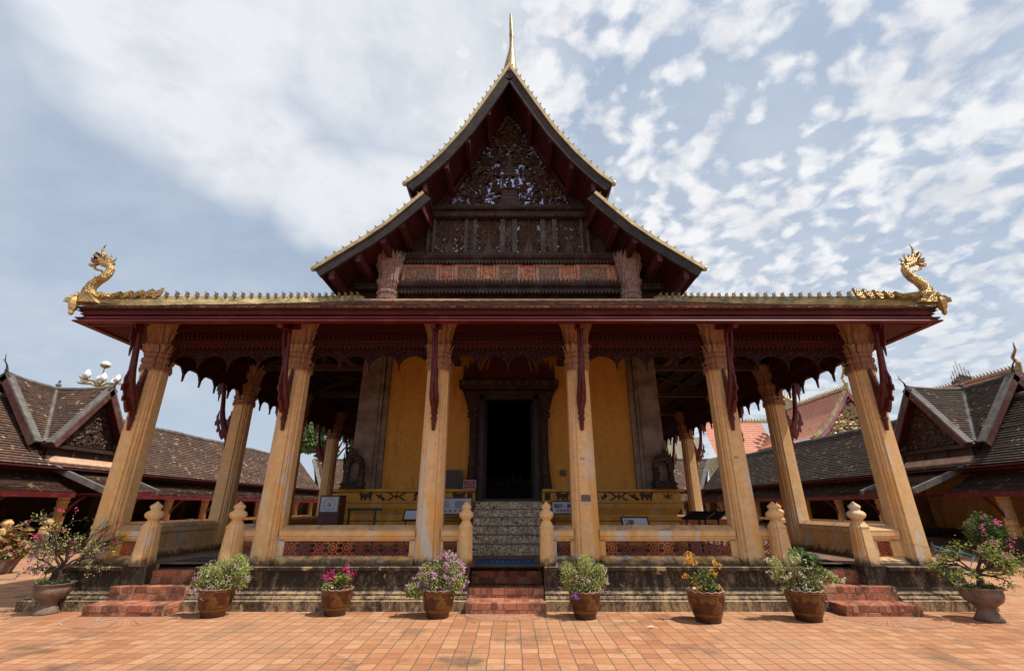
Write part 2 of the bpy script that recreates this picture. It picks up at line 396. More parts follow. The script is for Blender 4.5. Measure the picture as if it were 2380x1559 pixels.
FLOOR = brick_mat('porch_floor_tiles', .30, .30, (0, 1), [(.16, .09, .06), (.22, .12, .08), (.27, .16, .11)], (.10, .07, .055), .008, 0, .3)
STONEP = simple('mauve_stone', (.17, .12, .092), .85, 0, .45, 2.2, .4, 25, .02)
def gritstone(name, a, b_, s):
    m, g, b = material(name); p = g.pos(); v = g.noise(p, s, 5, .7, 1.5)
    c = g.ramp(v, [(.40, a), (.445, b_), (.475, b_), (.51, a), (.56, a), (.60, b_)])
    br = g.m('FRACT', g.m('DIVIDE', g.xyz(p)[0], .225)); e = g.ss(g.m('MINIMUM', br, g.m('SUBTRACT', 1.0, br)), .01, .04)
    c = g.mix(e, (.20, .16, .12), c)
    g.put(b.inputs['Base Color'], c); g.put(b.inputs['Roughness'], .45); return m
STAIRT = gritstone('marbled_stair_tiles', (.66, .50, .34), (.012, .016, .022), 6.5)
def rooftile(name, cols, tw=.10, course=.13, moss=(.05, .045, .035), mossamt=.5, light=(.55, .38, .24), lp=.93, rough=.85):
    m, g, b = material(name); uv = g.uv(); c = g.xyz(uv)
    row = g.m('FLOOR', g.m('DIVIDE', c[1], course)); uu = g.m('ADD', g.m('DIVIDE', c[0], tw), g.m('MULTIPLY', g.m('MODULO', g.m('ABSOLUTE', row), 2.0), .5))
    cid = g.comb(g.m('FLOOR', uu), row, 1.0); r1 = g.wn(cid); r2 = g.wn(g.v('ADD', cid, (7, 3, 9)))
    bc = g.ramp(r1, [(i/(len(cols)-1), q) for i, q in enumerate(cols)])
    p = g.pos(); n = g.noise(p, .9, 6, .65)
    bc = g.mix(g.m('MULTIPLY', g.ss(n, .38, .62), mossamt), bc, moss)
    cl = g.ss(g.noise(g.v('MULTIPLY', p, (1, 1, 1)), 1.6, 4, .6), .42, .60)
    bc = g.mix(g.m('MULTIPLY', g.m('GREATER_THAN', g.m('ADD', r2, g.m('MULTIPLY', g.m('SUBTRACT', cl, .5), .22)), lp+.05), .75), bc, light)
    fu = g.m('FRACT', uu); e = g.ss(g.m('MINIMUM', fu, g.m('SUBTRACT', 1.0, fu)), .02, .09)
    bc = g.mix(e, tuple(x*.25 for x in moss), bc)
    bc = g.mix(g.m('MULTIPLY', g.ss(g.noise(p, 25, 4), .5, .7), .3), bc, moss)
    g.put(b.inputs['Base Color'], bc); g.put(b.inputs['Roughness'], rough); g.put(b.inputs['Specular IOR Level'], .2)
    g.L.new(g.bump(g.m('ADD', g.m('MULTIPLY', e, .6), r1), .5, .01), b.inputs['Normal']); return m
TILE = rooftile('brown_roof_tiles', [(.11, .062, .046), (.155, .09, .066), (.20, .12, .088), (.165, .09, .06)], lp=.935)
TILER = rooftile('dark_roof_tiles', [(.065, .047, .038), (.09, .065, .052), (.125, .085, .066)], lp=.93, light=(.36, .25, .18))
TILEO = rooftile('orange_roof_tiles', [(.64, .27, .165), (.70, .31, .19), (.60, .24, .15)], .16, .2, (.34, .14, .09), .15, (.6, .25, .15), .99, .6)
TILEP = rooftile('porch_roof_tiles', [(.12, .07, .05), (.22, .12, .08), (.30, .15, .09), (.05, .04, .035)], .14, .10, (.04, .035, .03), .6, (.42, .2, .12), .86)
def leafm(name, cols, trans=.3):
    m, g, b = material(name); p = g.pos(); r = g.wn(g.v('FLOOR', g.v('SCALE', p, sc_=28.0)))
    c = g.ramp(r, [(i/(len(cols)-1), q) for i, q in enumerate(cols)])
    g.put(b.inputs['Base Color'], c); g.put(b.inputs['Roughness'], .5); g.put(b.inputs['Specular IOR Level'], .35)
    tr = g.n('ShaderNodeBsdfTranslucent'); g.L.new(c, tr.inputs[0]); mx = g.n('ShaderNodeMixShader'); mx.inputs[0].default_value = trans
    out = [q for q in m.node_tree.nodes if q.type == 'OUTPUT_MATERIAL'][0]
    g.L.new(b.outputs[0], mx.inputs[1]); g.L.new(tr.outputs[0], mx.inputs[2]); g.L.new(mx.outputs[0], out.inputs[0]); return m
LEAF = leafm('leaf_green', [(.13, .20, .04), (.27, .35, .07), (.44, .48, .12)])
LEAFY = leafm('leaf_pale_green', [(.26, .33, .09), (.46, .50, .15), (.62, .62, .28)])
LEAFD = leafm('leaf_dark_green', [(.035, .07, .018), (.06, .115, .025), (.11, .17, .04)])
LEAFT = leafm('tree_leaf', [(.055, .10, .030), (.12, .18, .055), (.26, .32, .12)])
BARK = simple('bark', (.13, .095, .075), .9, 0, .4, 12, .5, 40)
BARKD = simple('dark_bark', (.045, .025, .02), .9, 0, .4, 12, .5, 40)
def petal(n, c, c2): return leafm(n, [c, c2], .35)
PMAG = petal('magenta_bract', (.62, .02, .20), (.80, .06, .32)); PLIL = petal('lilac_bract', (.56, .30, .48), (.72, .48, .62))
PYEL = petal('yellow_bract', (.80, .42, .03), (.90, .58, .10)); PWHT = petal('white_bract', (.72, .70, .46), (.85, .84, .66))
PPUR = petal('purple_bract', (.28, .10, .42), (.42, .18, .55)); PPNK = petal('pink_bract', (.75, .12, .36), (.82, .30, .48))
LEAFX = leafm('croton_leaf', [(.20, .03, .045), (.28, .08, .05), (.20, .22, .05), (.40, .38, .07)])
def glaze():
    m, g, b = material('brown_glaze'); tc = g.n('ShaderNodeTexCoord').outputs['Object']; c = g.xyz(tc); z = c[2]
    band = None
    for z0, hw in ((.40, .008), (.372, .005), (.115, .007), (.095, .005)):
        q = g.m('LESS_THAN', g.m('ABSOLUTE', g.m('SUBTRACT', z, z0)), hw); band = q if band is None else g.m('MAXIMUM', band, q)
    sc2 = g.vor(tc, 45, 'DISTANCE_TO_EDGE'); zone = g.m('MULTIPLY', g.ss(g.noise(tc, 5.0, 3, .5, .8), .50, .56), g.m('MULTIPLY', g.m('GREATER_THAN', z, .14), g.m('LESS_THAN', z, .36)))
    fig = g.m('MULTIPLY', zone, g.m('GREATER_THAN', sc2, .06))
    base = g.mix(g.ss(g.noise(tc, 7, 5), .35, .7), (.050, .014, .006), (.088, .027, .010))
    c = g.mix(g.m('MULTIPLY', g.m('MAXIMUM', band, fig), .75), base, (.22, .10, .025))
    c = g.mix(g.m('SUBTRACT', 1.0, g.ss(z, .0, .10)), c, (.05, .025, .015))
    g.put(b.inputs['Base Color'], c); g.put(b.inputs['Roughness'], .30); g.put(b.inputs['Specular IOR Level'], .35); return m
GLAZE = glaze()
URN = simple('grey_brown_stone', (.16, .105, .08), .75, 0, .4, 7, .6, 30, .02)
RIM = simple('clay_rim', (.25, .14, .10), .6, 0, .3, 12, .3)
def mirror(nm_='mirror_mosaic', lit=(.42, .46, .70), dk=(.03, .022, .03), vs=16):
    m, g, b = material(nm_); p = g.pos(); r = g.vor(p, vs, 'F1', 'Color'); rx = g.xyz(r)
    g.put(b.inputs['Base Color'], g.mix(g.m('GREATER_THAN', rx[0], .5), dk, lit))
    g.put(b.inputs['Roughness'], .25); g.put(b.inputs['Metallic'], .6)
    nm = g.bump(rx[1], 1.0, .05); g.L.new(nm, b.inputs['Normal']); return m
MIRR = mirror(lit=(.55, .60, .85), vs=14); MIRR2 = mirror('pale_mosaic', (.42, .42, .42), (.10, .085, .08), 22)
EOFM = 0
# ================================================================== GROUND
rnd = random.Random(7)
mb = MB(); mb.face([(-400, -60, 0), (400, -60, 0), (400, 600, 0), (-400, 600, 0)]); mb.build('ground', simple('bare_ground', (.22, .16, .10), .95, 0, .3, .4), kind='structure').location.z = -.02
mb = MB(); mb.face([(-17.2, -12, 0), (17.2, -12, 0), (17.2, 48, 0), (-17.2, 48, 0)]); mb.build('courtyard_pavement', paving, kind='structure')
def fan(cx, y0, w_, dep, zz=.004):
    """fan-laid brick apron in front of a flight: wedge bricks"""
    mb = MB(); n = 34; ri = .42
    def pt(a, s):
        ox, oy = -math.cos(a)*w_/2, -math.sin(a)*dep
        if abs(ox) > w_/2*.98: pass
        return Vector((cx+ox*s, y0+oy*s, zz))
    for i in range(n):
        a0, a1 = PI*i/n, PI*(i+1)/n
        mb.face([pt(a0, ri), pt(a1, ri), pt(a1, 1), pt(a0, 1)], [(i*.10, 0), (i*.10+.10, 0), (i*.10+.10, .199), (i*.10, .199)])
    k = 14
    for i in range(k):
        x0, x1 = cx-w_/2*ri+w_*ri*i/k, cx-w_/2*ri+w_*ri*(i+1)/k
        f = lambda x: y0-dep*ri*math.sqrt(max(0, 1-((x-cx)/(w_/2*ri))**2))
        mb.face([(x0, f(x0), zz), (x1, f(x1), zz), (x1, y0, zz), (x0, y0, zz)], [(i*.1, .2-(y0-f(x0))), (i*.1+.1, .2-(y0-f(x1))), (i*.1+.1, .2), (i*.1, .2)])
    return mb
fan(-.0, 8.62, 1.36, .52).build('brick_apron', fan_mat, kind='structure')
fan(-6.1, 8.42, 1.7, .75).build('brick_apron', fan_mat, kind='structure')
fan(6.1, 8.42, 1.7, .75).build('brick_apron', fan_mat, kind='structure')

# ================================================================== TEMPLE
T = empty('temple', (0, 9, 0), label='large temple hall with steep tiered roof, yellow columns and carved wooden gable', cat='temple')
YB = 34.0; FL = .64
# base with a notch for the middle flight
prof = [(.20, -.03), (.20, .15), (.15, .160), (.15, .185), (.12, .212), (.085, .216), (.085, .245), (.045, .252), (.0, .272), (-.03, .56), (.0, .59), (.045, .60), (.05, .65), (.04, .655), (-.4, .655), (-.4, -.03)]
mb = MB()
for p_ in ([(-8.08, YB), (-8.08, 8.98), (-6.80, 8.98)], [(-5.50, 8.98), (-.69, 8.98)], [(.66, 8.98), (5.44, 8.98)], [(6.72, 8.98), (8.08, 8.98), (8.08, YB)]): mb.mark(); mb.sweep(prof, p_, False)
mb.mark(); mb.box(-7.9, 7.9, 9.85, YB, 0, .654)
for x0, x1 in ((-5.50, -.69), (.66, 5.44), (-7.8, -6.80), (6.72, 7.8)): mb.mark(); mb.box(x0, x1, 9.30, 9.9, 0, .6545)
mb.build_parts('plinth', STAIN, T)
mb = MB(); mb.box(-.688, .658, 9.70, 12.4, 0, .652)
for x0, x1 in ((-6.79, -5.51), (5.45, 6.71)): mb.mark(); mb.box(x0, x1, 9.42, 9.84, 0, .6535); mb.mark(); mb.box(*((-6.78, -6.40) if x0 < 0 else (6.32, 6.70)), 8.985, 9.32, .3, .668)
mb.build_parts('threshold', STAIN, T)
mb = MB(); mb.box(-7.9, 7.9, 9.42, YB-.1, .6, .659); mb.build('porch_floor', FLOOR, T)
# brick flights
def flight(name, x0, x1, steps):
    mb = MB(); r = random.Random(int(x0*10)); z0 = 0
    for yf, yb, z0, z1 in steps:
        mb.cur = 1; mb.box(x0+.004, x1-.004, yf, yb, z0, z1-.003); mb.cur = 0
        ny = max(1, round((yb-yf-.11)/.22))
        x = x0
        while x < x1-.02:
            wd = min(.105, x1-x)
            for k in range(ny):
                ya = yf+.105+(yb-yf-.105)*k/ny; mb.box(x+.004, x+wd-.004, ya+.003, yf+.105+(yb-yf-.105)*(k+1)/ny-.004, z1-.05, z1+r.uniform(-.002, .006))
            x += wd
    # nosing bricks, each slightly displaced
    for yf, yb, z0, z1 in steps:
        x = x0
        while x < x1-.02:
            wd = min(.105, x1-x) if r.random() > .15 else min(.21, x1-x)
            dy = r.uniform(.004, .018); dz = r.uniform(.001, .009)
            mb.box(x+.005, x+wd-.006, yf-dy, yf+.10, z1-.095, z1+dz); x += wd
        x = x0-r.uniform(0, .1)
        while x < x1-.02:
            wd = r.choice([.21, .21, .11]); a = max(x, x0)+.005; b = min(x+wd, x1)-.006; x += wd
            if b-a > .02: mb.box(a, b, yf-r.uniform(.002, .012), yf+.05, z0+.004, z1-.103)
        # side bricks
        for sx, xx in ((-1, x0), (1, x1)):
            y = yf+.02
            while y < yb-.05:
                for zz in (z0+.006, z0+.083):
                    if zz+.06 > z1: break
                    mb.box(xx-.004 if sx < 0 else xx-.05, xx+.05 if sx < 0 else xx+.004+r.uniform(0, .008), y, min(y+.20, yb), zz, min(zz+.068, z1-.002))
                y += .21
    o = bevel(mb.build(name, [BRICK, MORT], T), .007, 2); return o
flight('brick_flight', -.685, .655, [(8.60, 9.08, 0, .155), (9.06, 9.66, .15, .30), (9.63, 9.9, .295, .51), (9.72, 10.0, .5, .60)])
flight('brick_flight', -6.83, -5.52, [(8.41, 8.90, 0, .155), (8.86, 9.24, .15, .36), (9.20, 9.6, .355, .568)])
flight('brick_flight', 5.46, 6.70, [(8.41, 8.90, 0, .155), (8.86, 9.24, .15, .36), (9.20, 9.6, .355, .568)])

# ---------------- columns
def plan(h, z=None, cx=0, cy=0):
    k = h/.235; a = .106*k; q = [(h, -a), (h, a), (.196*k, a), (.196*k, .167*k), (.167*k, .167*k), (.167*k, .196*k), (a, .196*k)]
    out = []
    for i in range(4):
        c, s = [(1, 0), (0, 1), (-1, 0), (0, -1)][i]
        out += [(x*c-y*s, x*s+y*c) for x, y in q]
    return out if z is None else [(x+cx, y+cy, z) for x, y in out]
def petal_strip(mb, p, out, side, H, flare, w_, n=5, tip=True, th=.02, bend=2.0):
    p = Vector(p); out = Vector(out); side = Vector(side); secs = []
    for i in range(n+1):
        t = i/n; c = p+out*(flare*t**bend)+Vector((0, 0, H*t))
        ww = w_*(1-.15*(1-t)) if not tip else w_*((1 if t < .7 else max(.02, math.sqrt(max(0, 1-((t-.7)/.3)**2)))))
        nn = (out-Vector((0, 0, 1))*(bend*flare*max(t, .01)**(bend-1)/H)); nn.normalize()
        secs.append([c-side*ww/2, c-side*ww*.25+nn*th*.8, c+nn*th, c+side*ww*.25+nn*th*.8, c+side*ww/2, c-nn*th*.5])
    mb.loft(secs)
def capital(mb, z0=3.70, s=1.0, H=.62, tips=False, cx=0, cy=0, k=5, bot=True):
    sec = []
    for z, h in ((0, .236), (.02, .252), (.10, .258), (.11, .238), (.14, .238), (.16, .262), (.20, .270), (.24, .262), (.26, .240), (.30, .240), (.32, .258), (.345, .258), (.36, .238), (.40, .232), (.55, .238), (.75, .265), (.95, .33), (1.05, .37)):
        sec.append(plan(h*s, z0+z*s, cx, cy))
    mb.loft(sec)
    for i in range(4):
        a = i*PI/2; o = Vector((math.cos(a), math.sin(a), 0)); sd = Vector((-math.sin(a), math.cos(a), 0)); c = Vector((cx, cy, z0))
        for j in range(k):
            u = (j-(k-1)/2)/k*2*.225*s
            oo = (o+sd*(u*1.6/s)).normalized()
            ed = .235 if abs(u) < .13*s else .195
            petal_strip(mb, c+o*ed*s+sd*u+Vector((0, 0, .52*s)), oo, sd, H*s, .17*s, .098*s, 6, tips or True, .018*s, 2.2)
            petal_strip(mb, c+o*(ed+.005)*s+sd*u+Vector((0, 0, .36*s)), oo, sd, .19*s, .075*s, .10*s, 4, True, .014*s, 1.6)
        for j in range(4):   # corner petals
            pass
        oc = (o+sd).normalized(); sc2 = (sd-o).normalized()
        petal_strip(mb, c+oc*.235*s+Vector((0, 0, .52*s)), oc, sc2, H*s, .22*s, .10*s, 6, True, .018*s, 2.2)
        petal_strip(mb, c+oc*.24*s+Vector((0, 0, .36*s)), oc, sc2, .19*s, .09*s, .10*s, 4, True, .014*s, 1.6)
        if bot:
            for j in range(6):
                u = (j-2.5)/6*2*.20*s; q = c+o*(.255 if abs(u) < .13*s else .212)*s+sd*u
                mb.prism([(-.035*s, .03*s), (.035*s, .03*s), (0, -.055*s)], q, sd, (0, 0, 1), .012)
def bracket_mesh(diag=False):
    mb = MB(); k = 1.25 if diag else 1.0
    # turned drop: square section tube, in the plane x=0, going outward along -y
    def P(r, z): return (0, -.225-r*k, z)
    mb.tube([P(.035, 2.42), P(.045, 2.62), P(.05, 2.64), P(.05, 2.67), P(.045, 2.70), P(.045, 2.76), P(.05, 2.79), P(.05, 2.82), P(.06, 2.85)], [.032, .052, .066, .066, .045, .066, .07, .055, .07], 8, sq=.85)
    mb.tube([P(.05, 2.84), P(.10, 2.94), P(.17, 3.05), P(.24, 3.18), P(.31, 3.36), P(.355, 3.58), P(.385, 3.80), P(.415, 4.0), P(.45, 4.2), P(.50, 4.44)], [.065, .088, .098, .088, .076, .066, .060, .060, .062, .066], 10, sq=.95)
    def flame(pts, th=.05):
        mb.prism([(-a*k, b) for a, b in pts], (0, -.225, 0), (0, 1, 0), (0, 0, 1), th)
    flame([(.0, 2.86), (.12, 2.92), (.18, 3.08), (.185, 3.22), (.15, 3.30), (.135, 3.24), (.115, 3.40), (.085, 3.34), (.08, 3.52), (.055, 3.46), (.04, 3.66), (.02, 3.60), (.0, 3.82)], .06)
    flame([(.22, 2.92), (.33, 2.98), (.37, 2.93), (.40, 2.99), (.38, 3.06), (.42, 3.14), (.47, 3.12), (.485, 3.22), (.455, 3.27), (.475, 3.38), (.445, 3.47), (.43, 3.54), (.425, 3.40), (.405, 3.28), (.38, 3.22), (.375, 3.36), (.355, 3.24), (.35, 3.14), (.30, 3.02)], .035)
    flame([(.14, 2.84), (.20, 2.74), (.25, 2.80), (.30, 2.90), (.32, 3.0), (.22, 3.02)], .06)
    flame([(.02, 2.62), (.10, 2.70), (.15, 2.82), (.05, 2.84)], .04)
    flame([(.42, 4.10), (.50, 4.04), (.52, 3.92), (.53, 3.80), (.56, 3.93), (.555, 4.03), (.59, 4.0), (.60, 4.12), (.64, 4.10), (.66, 4.44), (.5, 4.4)], .03)
    flame([(.43, 4.26), (.62, 4.34), (.70, 4.50), (.42, 4.5)], .10)
    return mb
def make_column(x, y, rz, diag):
    loc = Vector((x, y, FL)); mb = MB()
    mb.loft([plan(.262, .0), plan(.254, .3), plan(.243, 1.0), plan(.233, 2.2), plan(.222, 3.5), plan(.220, 3.73)])
    c = mb.build('column', YEL, T, loc=loc, world=False); c.rotation_euler.z = 0
    m2 = MB(); capital(m2); q = m2.build('capital', CAPM, None, loc=(0, 0, 0), world=False); q.parent = c
    m3 = bracket_mesh(diag); b = m3.build('roof_bracket', REDB, None, smooth=False, loc=(0, 0, 0), world=False); b.parent = c; b.rotation_euler.z = rz
    return c
COLX = [-7.50, -4.46, -1.47, 1.47, 4.46, 7.50]; COLY = [9.33, 12.75, 16.18, 19.62, 23.05, 26.5, 30.0]
proto_f = make_column(COLX[2], COLY[0], 0, False); proto_c = make_column(COLX[0], COLY[0], 0, False)
def set_col(o, x, y, rz):
    o.location = Vector((x, y, FL))-wloc(T)
    for ch in o.children:
        if ch.name.startswith('roof_bracket'): ch.rotation_euler.z = rz
def put_col(x, y, rz, diag=False):
    c = copy_tree(proto_c if diag else proto_f); set_col(c, x, y, rz)
set_col(proto_f, COLX[2], COLY[0], 0); set_col(proto_c, COLX[0], COLY[0], 0)
for x in (COLX[1], COLX[3], COLX[4]): put_col(x, COLY[0], 0)
put_col(COLX[5], COLY[0], 0, False)
for y in COLY[1:]:
    put_col(COLX[0], y, -PI/2); put_col(COLX[5], y, PI/2)

# ---------------- carved frieze between columns
def frieze(a, b, out):
    a = Vector((*a, 0)); b = Vector((*b, 0)); L = (b-a).length; ux = (b-a).normalized(); o = Vector((*out, 0))
    mb = MB()
    def bar(z0, z1, th, off=0):
        c = a+o*off+Vector((0, 0, 0)); mb.prism([(0, z0), (L, z0), (L, z1), (0, z1)], c, ux, (0, 0, 1), th)
    bar(5.20, 5.42, .26); bar(4.93, 4.99, .24); bar(4.99, 5.02, .18); bar(4.86, 4.93, .14); bar(5.02, 5.20, .10); bar(5.40, 5.9, .12, -.05)
    n = int(L/.095)
    for i in range(n):
        u = (i+.5)*L/n; w2 = .036
        mb.prism([(u-w2, 5.02), (u+w2, 5.02), (u+w2*1.0, 5.07), (u+w2*.5, 5.12), (u, 5.18), (u-w2*.5, 5.12), (u-w2, 5.07)], a+o*.075, ux, (0, 0, 1), .03)
        mb.prism([(u-w2, 4.86), (u, 4.775), (u+w2, 4.86)], a+o*.075, ux, (0, 0, 1), .03)
    f = mb.build('carved_frieze', REDF, T)
    mb = MB(); na = max(1, round(L/.62)); N = na*22; top = 4.88; A = []; 
    for i in range(N+1):
        u = L*i/N; fr = (i % 22)/22; arch = math.sqrt(max(0, 1-(2*fr-1)**2))
        zb = 4.345+.33*arch**.9+(.018 if i % 2 else 0)
        if fr < .03 or fr > .97: zb -= .01
        A.append((u, zb))
    poly = A+[(L, top), (0, top)]
    for i in range(N):
        q = [(A[i][0], A[i][1]), (A[i+1][0], A[i+1][1]), (A[i+1][0], top), (A[i][0], top)]
        mb.prism(q, a, ux, (0, 0, 1), .045)
        if (i % 22) not in (0, 21): # raised border following the arch
            mb.prism([(A[i][0], A[i][1]+.03), (A[i+1][0], A[i+1][1]+.03), (A[i+1][0], A[i+1][1]+.055), (A[i][0], A[i][1]+.055)], a+o*.028, ux, (0, 0, 1), .02)
    carve(mb, lambda u, v: v > 4.36+.36*math.sqrt(max(0, 1-(2*((u/L*na) % 1)-1)**2)), a+o*.024, ux, (0, 0, 1), (0, L), (4.40, 4.86), int(46*L), .06, 5)
    s = mb.build('scalloped_fringe', REDC, None); s.location = s.location-wloc(f); s.parent = f
def curl(mb, o, ux, uy, nrm, x, y, a, r, w_, turn=2.6, n=6):
    pts = []; rad = []; cx, cy = x, y; ang = a
    for i in range(n+1):
        t = i/n; pts.append(o+ux*cx+uy*cy+nrm*(w_*.35*math.sin(PI*t))); rad.append(max(.002, w_*math.sin(PI*min(1, t*.85+.12))**.8))
        cx += math.cos(ang)*r/n; cy += math.sin(ang)*r/n; ang += turn/n
    mb.tube(pts, rad, 4, cap=False)
def carve(mb, ok, o, ux, uy, ur, vr, n, size, seed, sym=False):
    rr = random.Random(seed); o = Vector(o); ux = Vector(ux); uy = Vector(uy); nrm = ux.cross(uy); nrm.normalize()
    k = 0; tries = 0
    while k < n and tries < n*20:
        tries += 1; u = rr.uniform(*ur); v = rr.uniform(*vr)
        if sym and u > 0: u = -u
        if not ok(u, v): continue
        a = rr.uniform(0, 2*PI); s = size*rr.uniform(.7, 1.5); tn = rr.choice((-1, 1))*rr.uniform(1.2, 4.2); wd = s*rr.uniform(.13, .22)
        if ok(u+math.cos(a)*s*.6, v+math.sin(a)*s*.6):
            curl(mb, o, ux, uy, nrm, u, v, a, s, wd, tn)
            if sym: curl(mb, o, ux, uy, nrm, -u, v, PI-a, s, wd, -tn)
            k += 1
hc = .235
for i in range(5): frieze((COLX[i]+hc, COLY[0]), (COLX[i+1]-hc, COLY[0]), (0, -1))
for i in range(5):
    for sx in (-1, 1): frieze((sx*7.50, COLY[i]+hc), (sx*7.50, COLY[i+1]-hc), (sx, 0)) if sx > 0 else frieze((sx*7.50, COLY[i+1]-hc), (sx*7.50, COLY[i]+hc), (sx, 0))

# ---------------- railings, lattice tiles, posts
def lattice_tile():
    mb = MB(); s = .118; o = Vector((0, 0, 0)); ux = Vector((1, 0, 0)); uy = Vector((0, 0, 1)); th = .028
    def ring(cx, cz, r, rw, n=16, a0=0, a1=2*PI):
        for i in range(n):
            A, B = a0+(a1-a0)*i/n, a0+(a1-a0)*(i+1)/n
            mb.prism([(cx+r*math.cos(A), cz+r*math.sin(A)), (cx+(r+rw)*math.cos(A), cz+(r+rw)*math.sin(A)), (cx+(r+rw)*math.cos(B), cz+(r+rw)*math.sin(B)), (cx+r*math.cos(B), cz+r*math.sin(B))], o, ux, uy, th)
    ring(0, 0, .040, .011, 16); ring(0, 0, .076, .011, 20)
    for a in range(4):
        c, s_ = math.cos(a*PI/2), math.sin(a*PI/2)
        mb.beam((.018*c, 0, .018*s_), (.045*c, 0, .045*s_), .010, th, (0, 1, 0)); mb.beam((.085*c, 0, .085*s_), (.125*c, 0, .125*s_), .012, th, (0, 1, 0))
        c2, s2 = math.cos(a*PI/2+PI/4), math.sin(a*PI/2+PI/4)
        mb.beam((.085*c2, 0, .085*s2), (.165*c2, 0, .165*s2), .010, th, (0, 1, 0))
        ring(.118*(1 if c2 > 0 else -1), .118*(1 if s2 > 0 else -1), .036, .010, 8, a*PI/2+PI/4+PI*.5, a*PI/2+PI/4+PI*1.5)
        # inner square
        d0 = .020; mb.beam((d0*c-d0*s_, 0, d0*s_+d0*c), (-d0*s_-d0*c, 0, d0*c-d0*s_), .008, th, (0, 1, 0))
    mb.beam((-.128, 0, -.118), (.128, 0, -.118), .008, th, (0, 1, 0)); mb.beam((-.128, 0, .118), (.128, 0, .118), .008, th, (0, 1, 0))
    return mb
LT = None
LATT2 = wood('ochre_terracotta', (.60, .18, .06), (2, 2, 2), rough=.6); LATT3 = wood('dark_terracotta', (.22, .05, .04), (2, 2, 2), rough=.6)
lat_meshes = []
for mm in (LATT, LATT2, LATT3):
    q = lattice_tile().build('lattice_tile', mm, None, loc=(0, 0, 0), world=False); lat_meshes.append(q.data); bpy.data.objects.remove(q)
COPING = plaster('coping_plaster', (.60, .36, .18), peel=(.30, .20, .17), orange=(.42, .28, .20), lo=1.0, hi=4, grime=.5)
def railing(a, b, out, nt, seed=0, solid=False):
    a = Vector((*a, 0)); b = Vector((*b, 0)); L = (b-a).length; ux = (b-a).normalized(); o = Vector((*out, 0)); mb = MB()
    def prof(p): # (out, z) polygon swept along
        secs = [[c+o*q+Vector((0, 0, z)) for q, z in p] for c in (a, b)]; mb.loft(secs)
    prof([(.20, .655), (.20, .70), (.17, .715), (.17, .735), (.13, .75), (.055, .815), (-.10, .815), (-.16, .72), (-.20, .655)])
    if solid: prof([(.09, .74), (.09, 1.07), (-.09, 1.07), (-.09, .74)])
    r = mb.build('railing', YEL, T)
    mb = MB(); prof([(.10, 1.058), (.10, 1.09), (.125, 1.10), (.125, 1.13), (.145, 1.145), (.145, 1.232), (-.12, 1.232), (-.12, 1.15), (-.08, 1.10), (-.08, 1.058)])
    q = mb.build('top_rail', YEL, None); q.location = q.location-wloc(r); q.parent = r
    mb = MB(); prof([(.150, 1.234), (.135, 1.252), (-.02, 1.325), (-.12, 1.25), (-.125, 1.234)])
    q = mb.build('coping', COPING, None); q.location = q.location-wloc(r); q.parent = r
    if not solid:
        m = (a+b)/2; rr = random.Random(seed); tw = .257; W = nt*tw
        m2 = MB()
        for e0, e1 in ((0, (L-W)/2), ((L+W)/2, L)):
            m2.mark()
            if e1-e0 > .01: m2.loft([[a+ux*e+o*q+Vector((0, 0, z)) for q, z in ((.10, .80), (.10, 1.07), (-.08, 1.07), (-.08, .80))] for e in (e0, e1)])
        if m2.v: m2.build_parts('rail_pier', YEL, r)
        for i in range(nt):
            c = a+ux*((L-W)/2+tw*(i+.5))+o*.072+Vector((0, 0, .937))
            me = lat_meshes[rr.choice((0, 0, 1, 2, 2))]; t = bpy.data.objects.new('lattice_tile', me); COL.objects.link(t)
            t.location = c-wloc(r); t.rotation_euler.z = math.atan2(ux.y, ux.x); t.parent = r
    return r
yr = COLY[0]-.02
for i in (1, 3): railing((COLX[i]+.24, yr), (COLX[i+1]-.24, yr), (0, -1), 9, i)
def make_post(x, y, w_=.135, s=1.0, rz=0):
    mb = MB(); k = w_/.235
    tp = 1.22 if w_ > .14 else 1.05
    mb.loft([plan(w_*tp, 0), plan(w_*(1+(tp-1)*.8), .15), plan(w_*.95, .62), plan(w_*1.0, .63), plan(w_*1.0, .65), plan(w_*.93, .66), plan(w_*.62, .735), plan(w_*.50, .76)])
    p = mb.build('post', YEL, T, loc=(x, y, .66), world=False)
    m2 = MB(); s_ = w_/.135
    def lob(k_, a, r): return (r*(1+(.05*abs(math.cos(a*8))-.02 if 3 <= k_ <= 8 or 13 <= k_ <= 16 else 0)), 0)
    pr = [(.070, .745), (.085, .755), (.088, .765), (.100, .78), (.128, .80), (.146, .83), (.150, .855), (.140, .885), (.112, .91), (.088, .92), (.084, .93), (.078, .935), (.078, .945), (.086, .955), (.098, .975), (.098, 1.0), (.082, 1.02), (.060, 1.03), (.058, 1.04), (.035, 1.055), (.018, 1.075), (.002, 1.085)]
    m2.lathe([(r*s_*.95, z) for r, z in pr], (0, 0, 0), 24, lob); f = m2.build('lotus_finial', YEL, None, smooth=True, loc=(0, 0, 0), world=False); f.parent = p
    return p
YP = 9.12
for x in (-.765, .725): make_post(x, YP, .125)
for x in (-6.58, -5.02, 6.50, 4.98): make_post(x, YP, .145)
railing((-1.47+.24, yr), (-.765-.12, yr), (0, -1), 1, 11); railing((.725+.12, yr), (1.47-.24, yr), (0, -1), 1, 12)
railing((-7.50+.24, yr), (-6.58-.14, yr), (0, -1), 1, 13); railing((6.50+.14, yr), (7.50-.24, yr), (0, -1), 1, 14)
railing((-5.02+.14, yr), (-4.42-.24, yr), (0, -1), 1, 15); railing((4.42+.24, yr), (4.98-.14, yr), (0, -1), 1, 16)
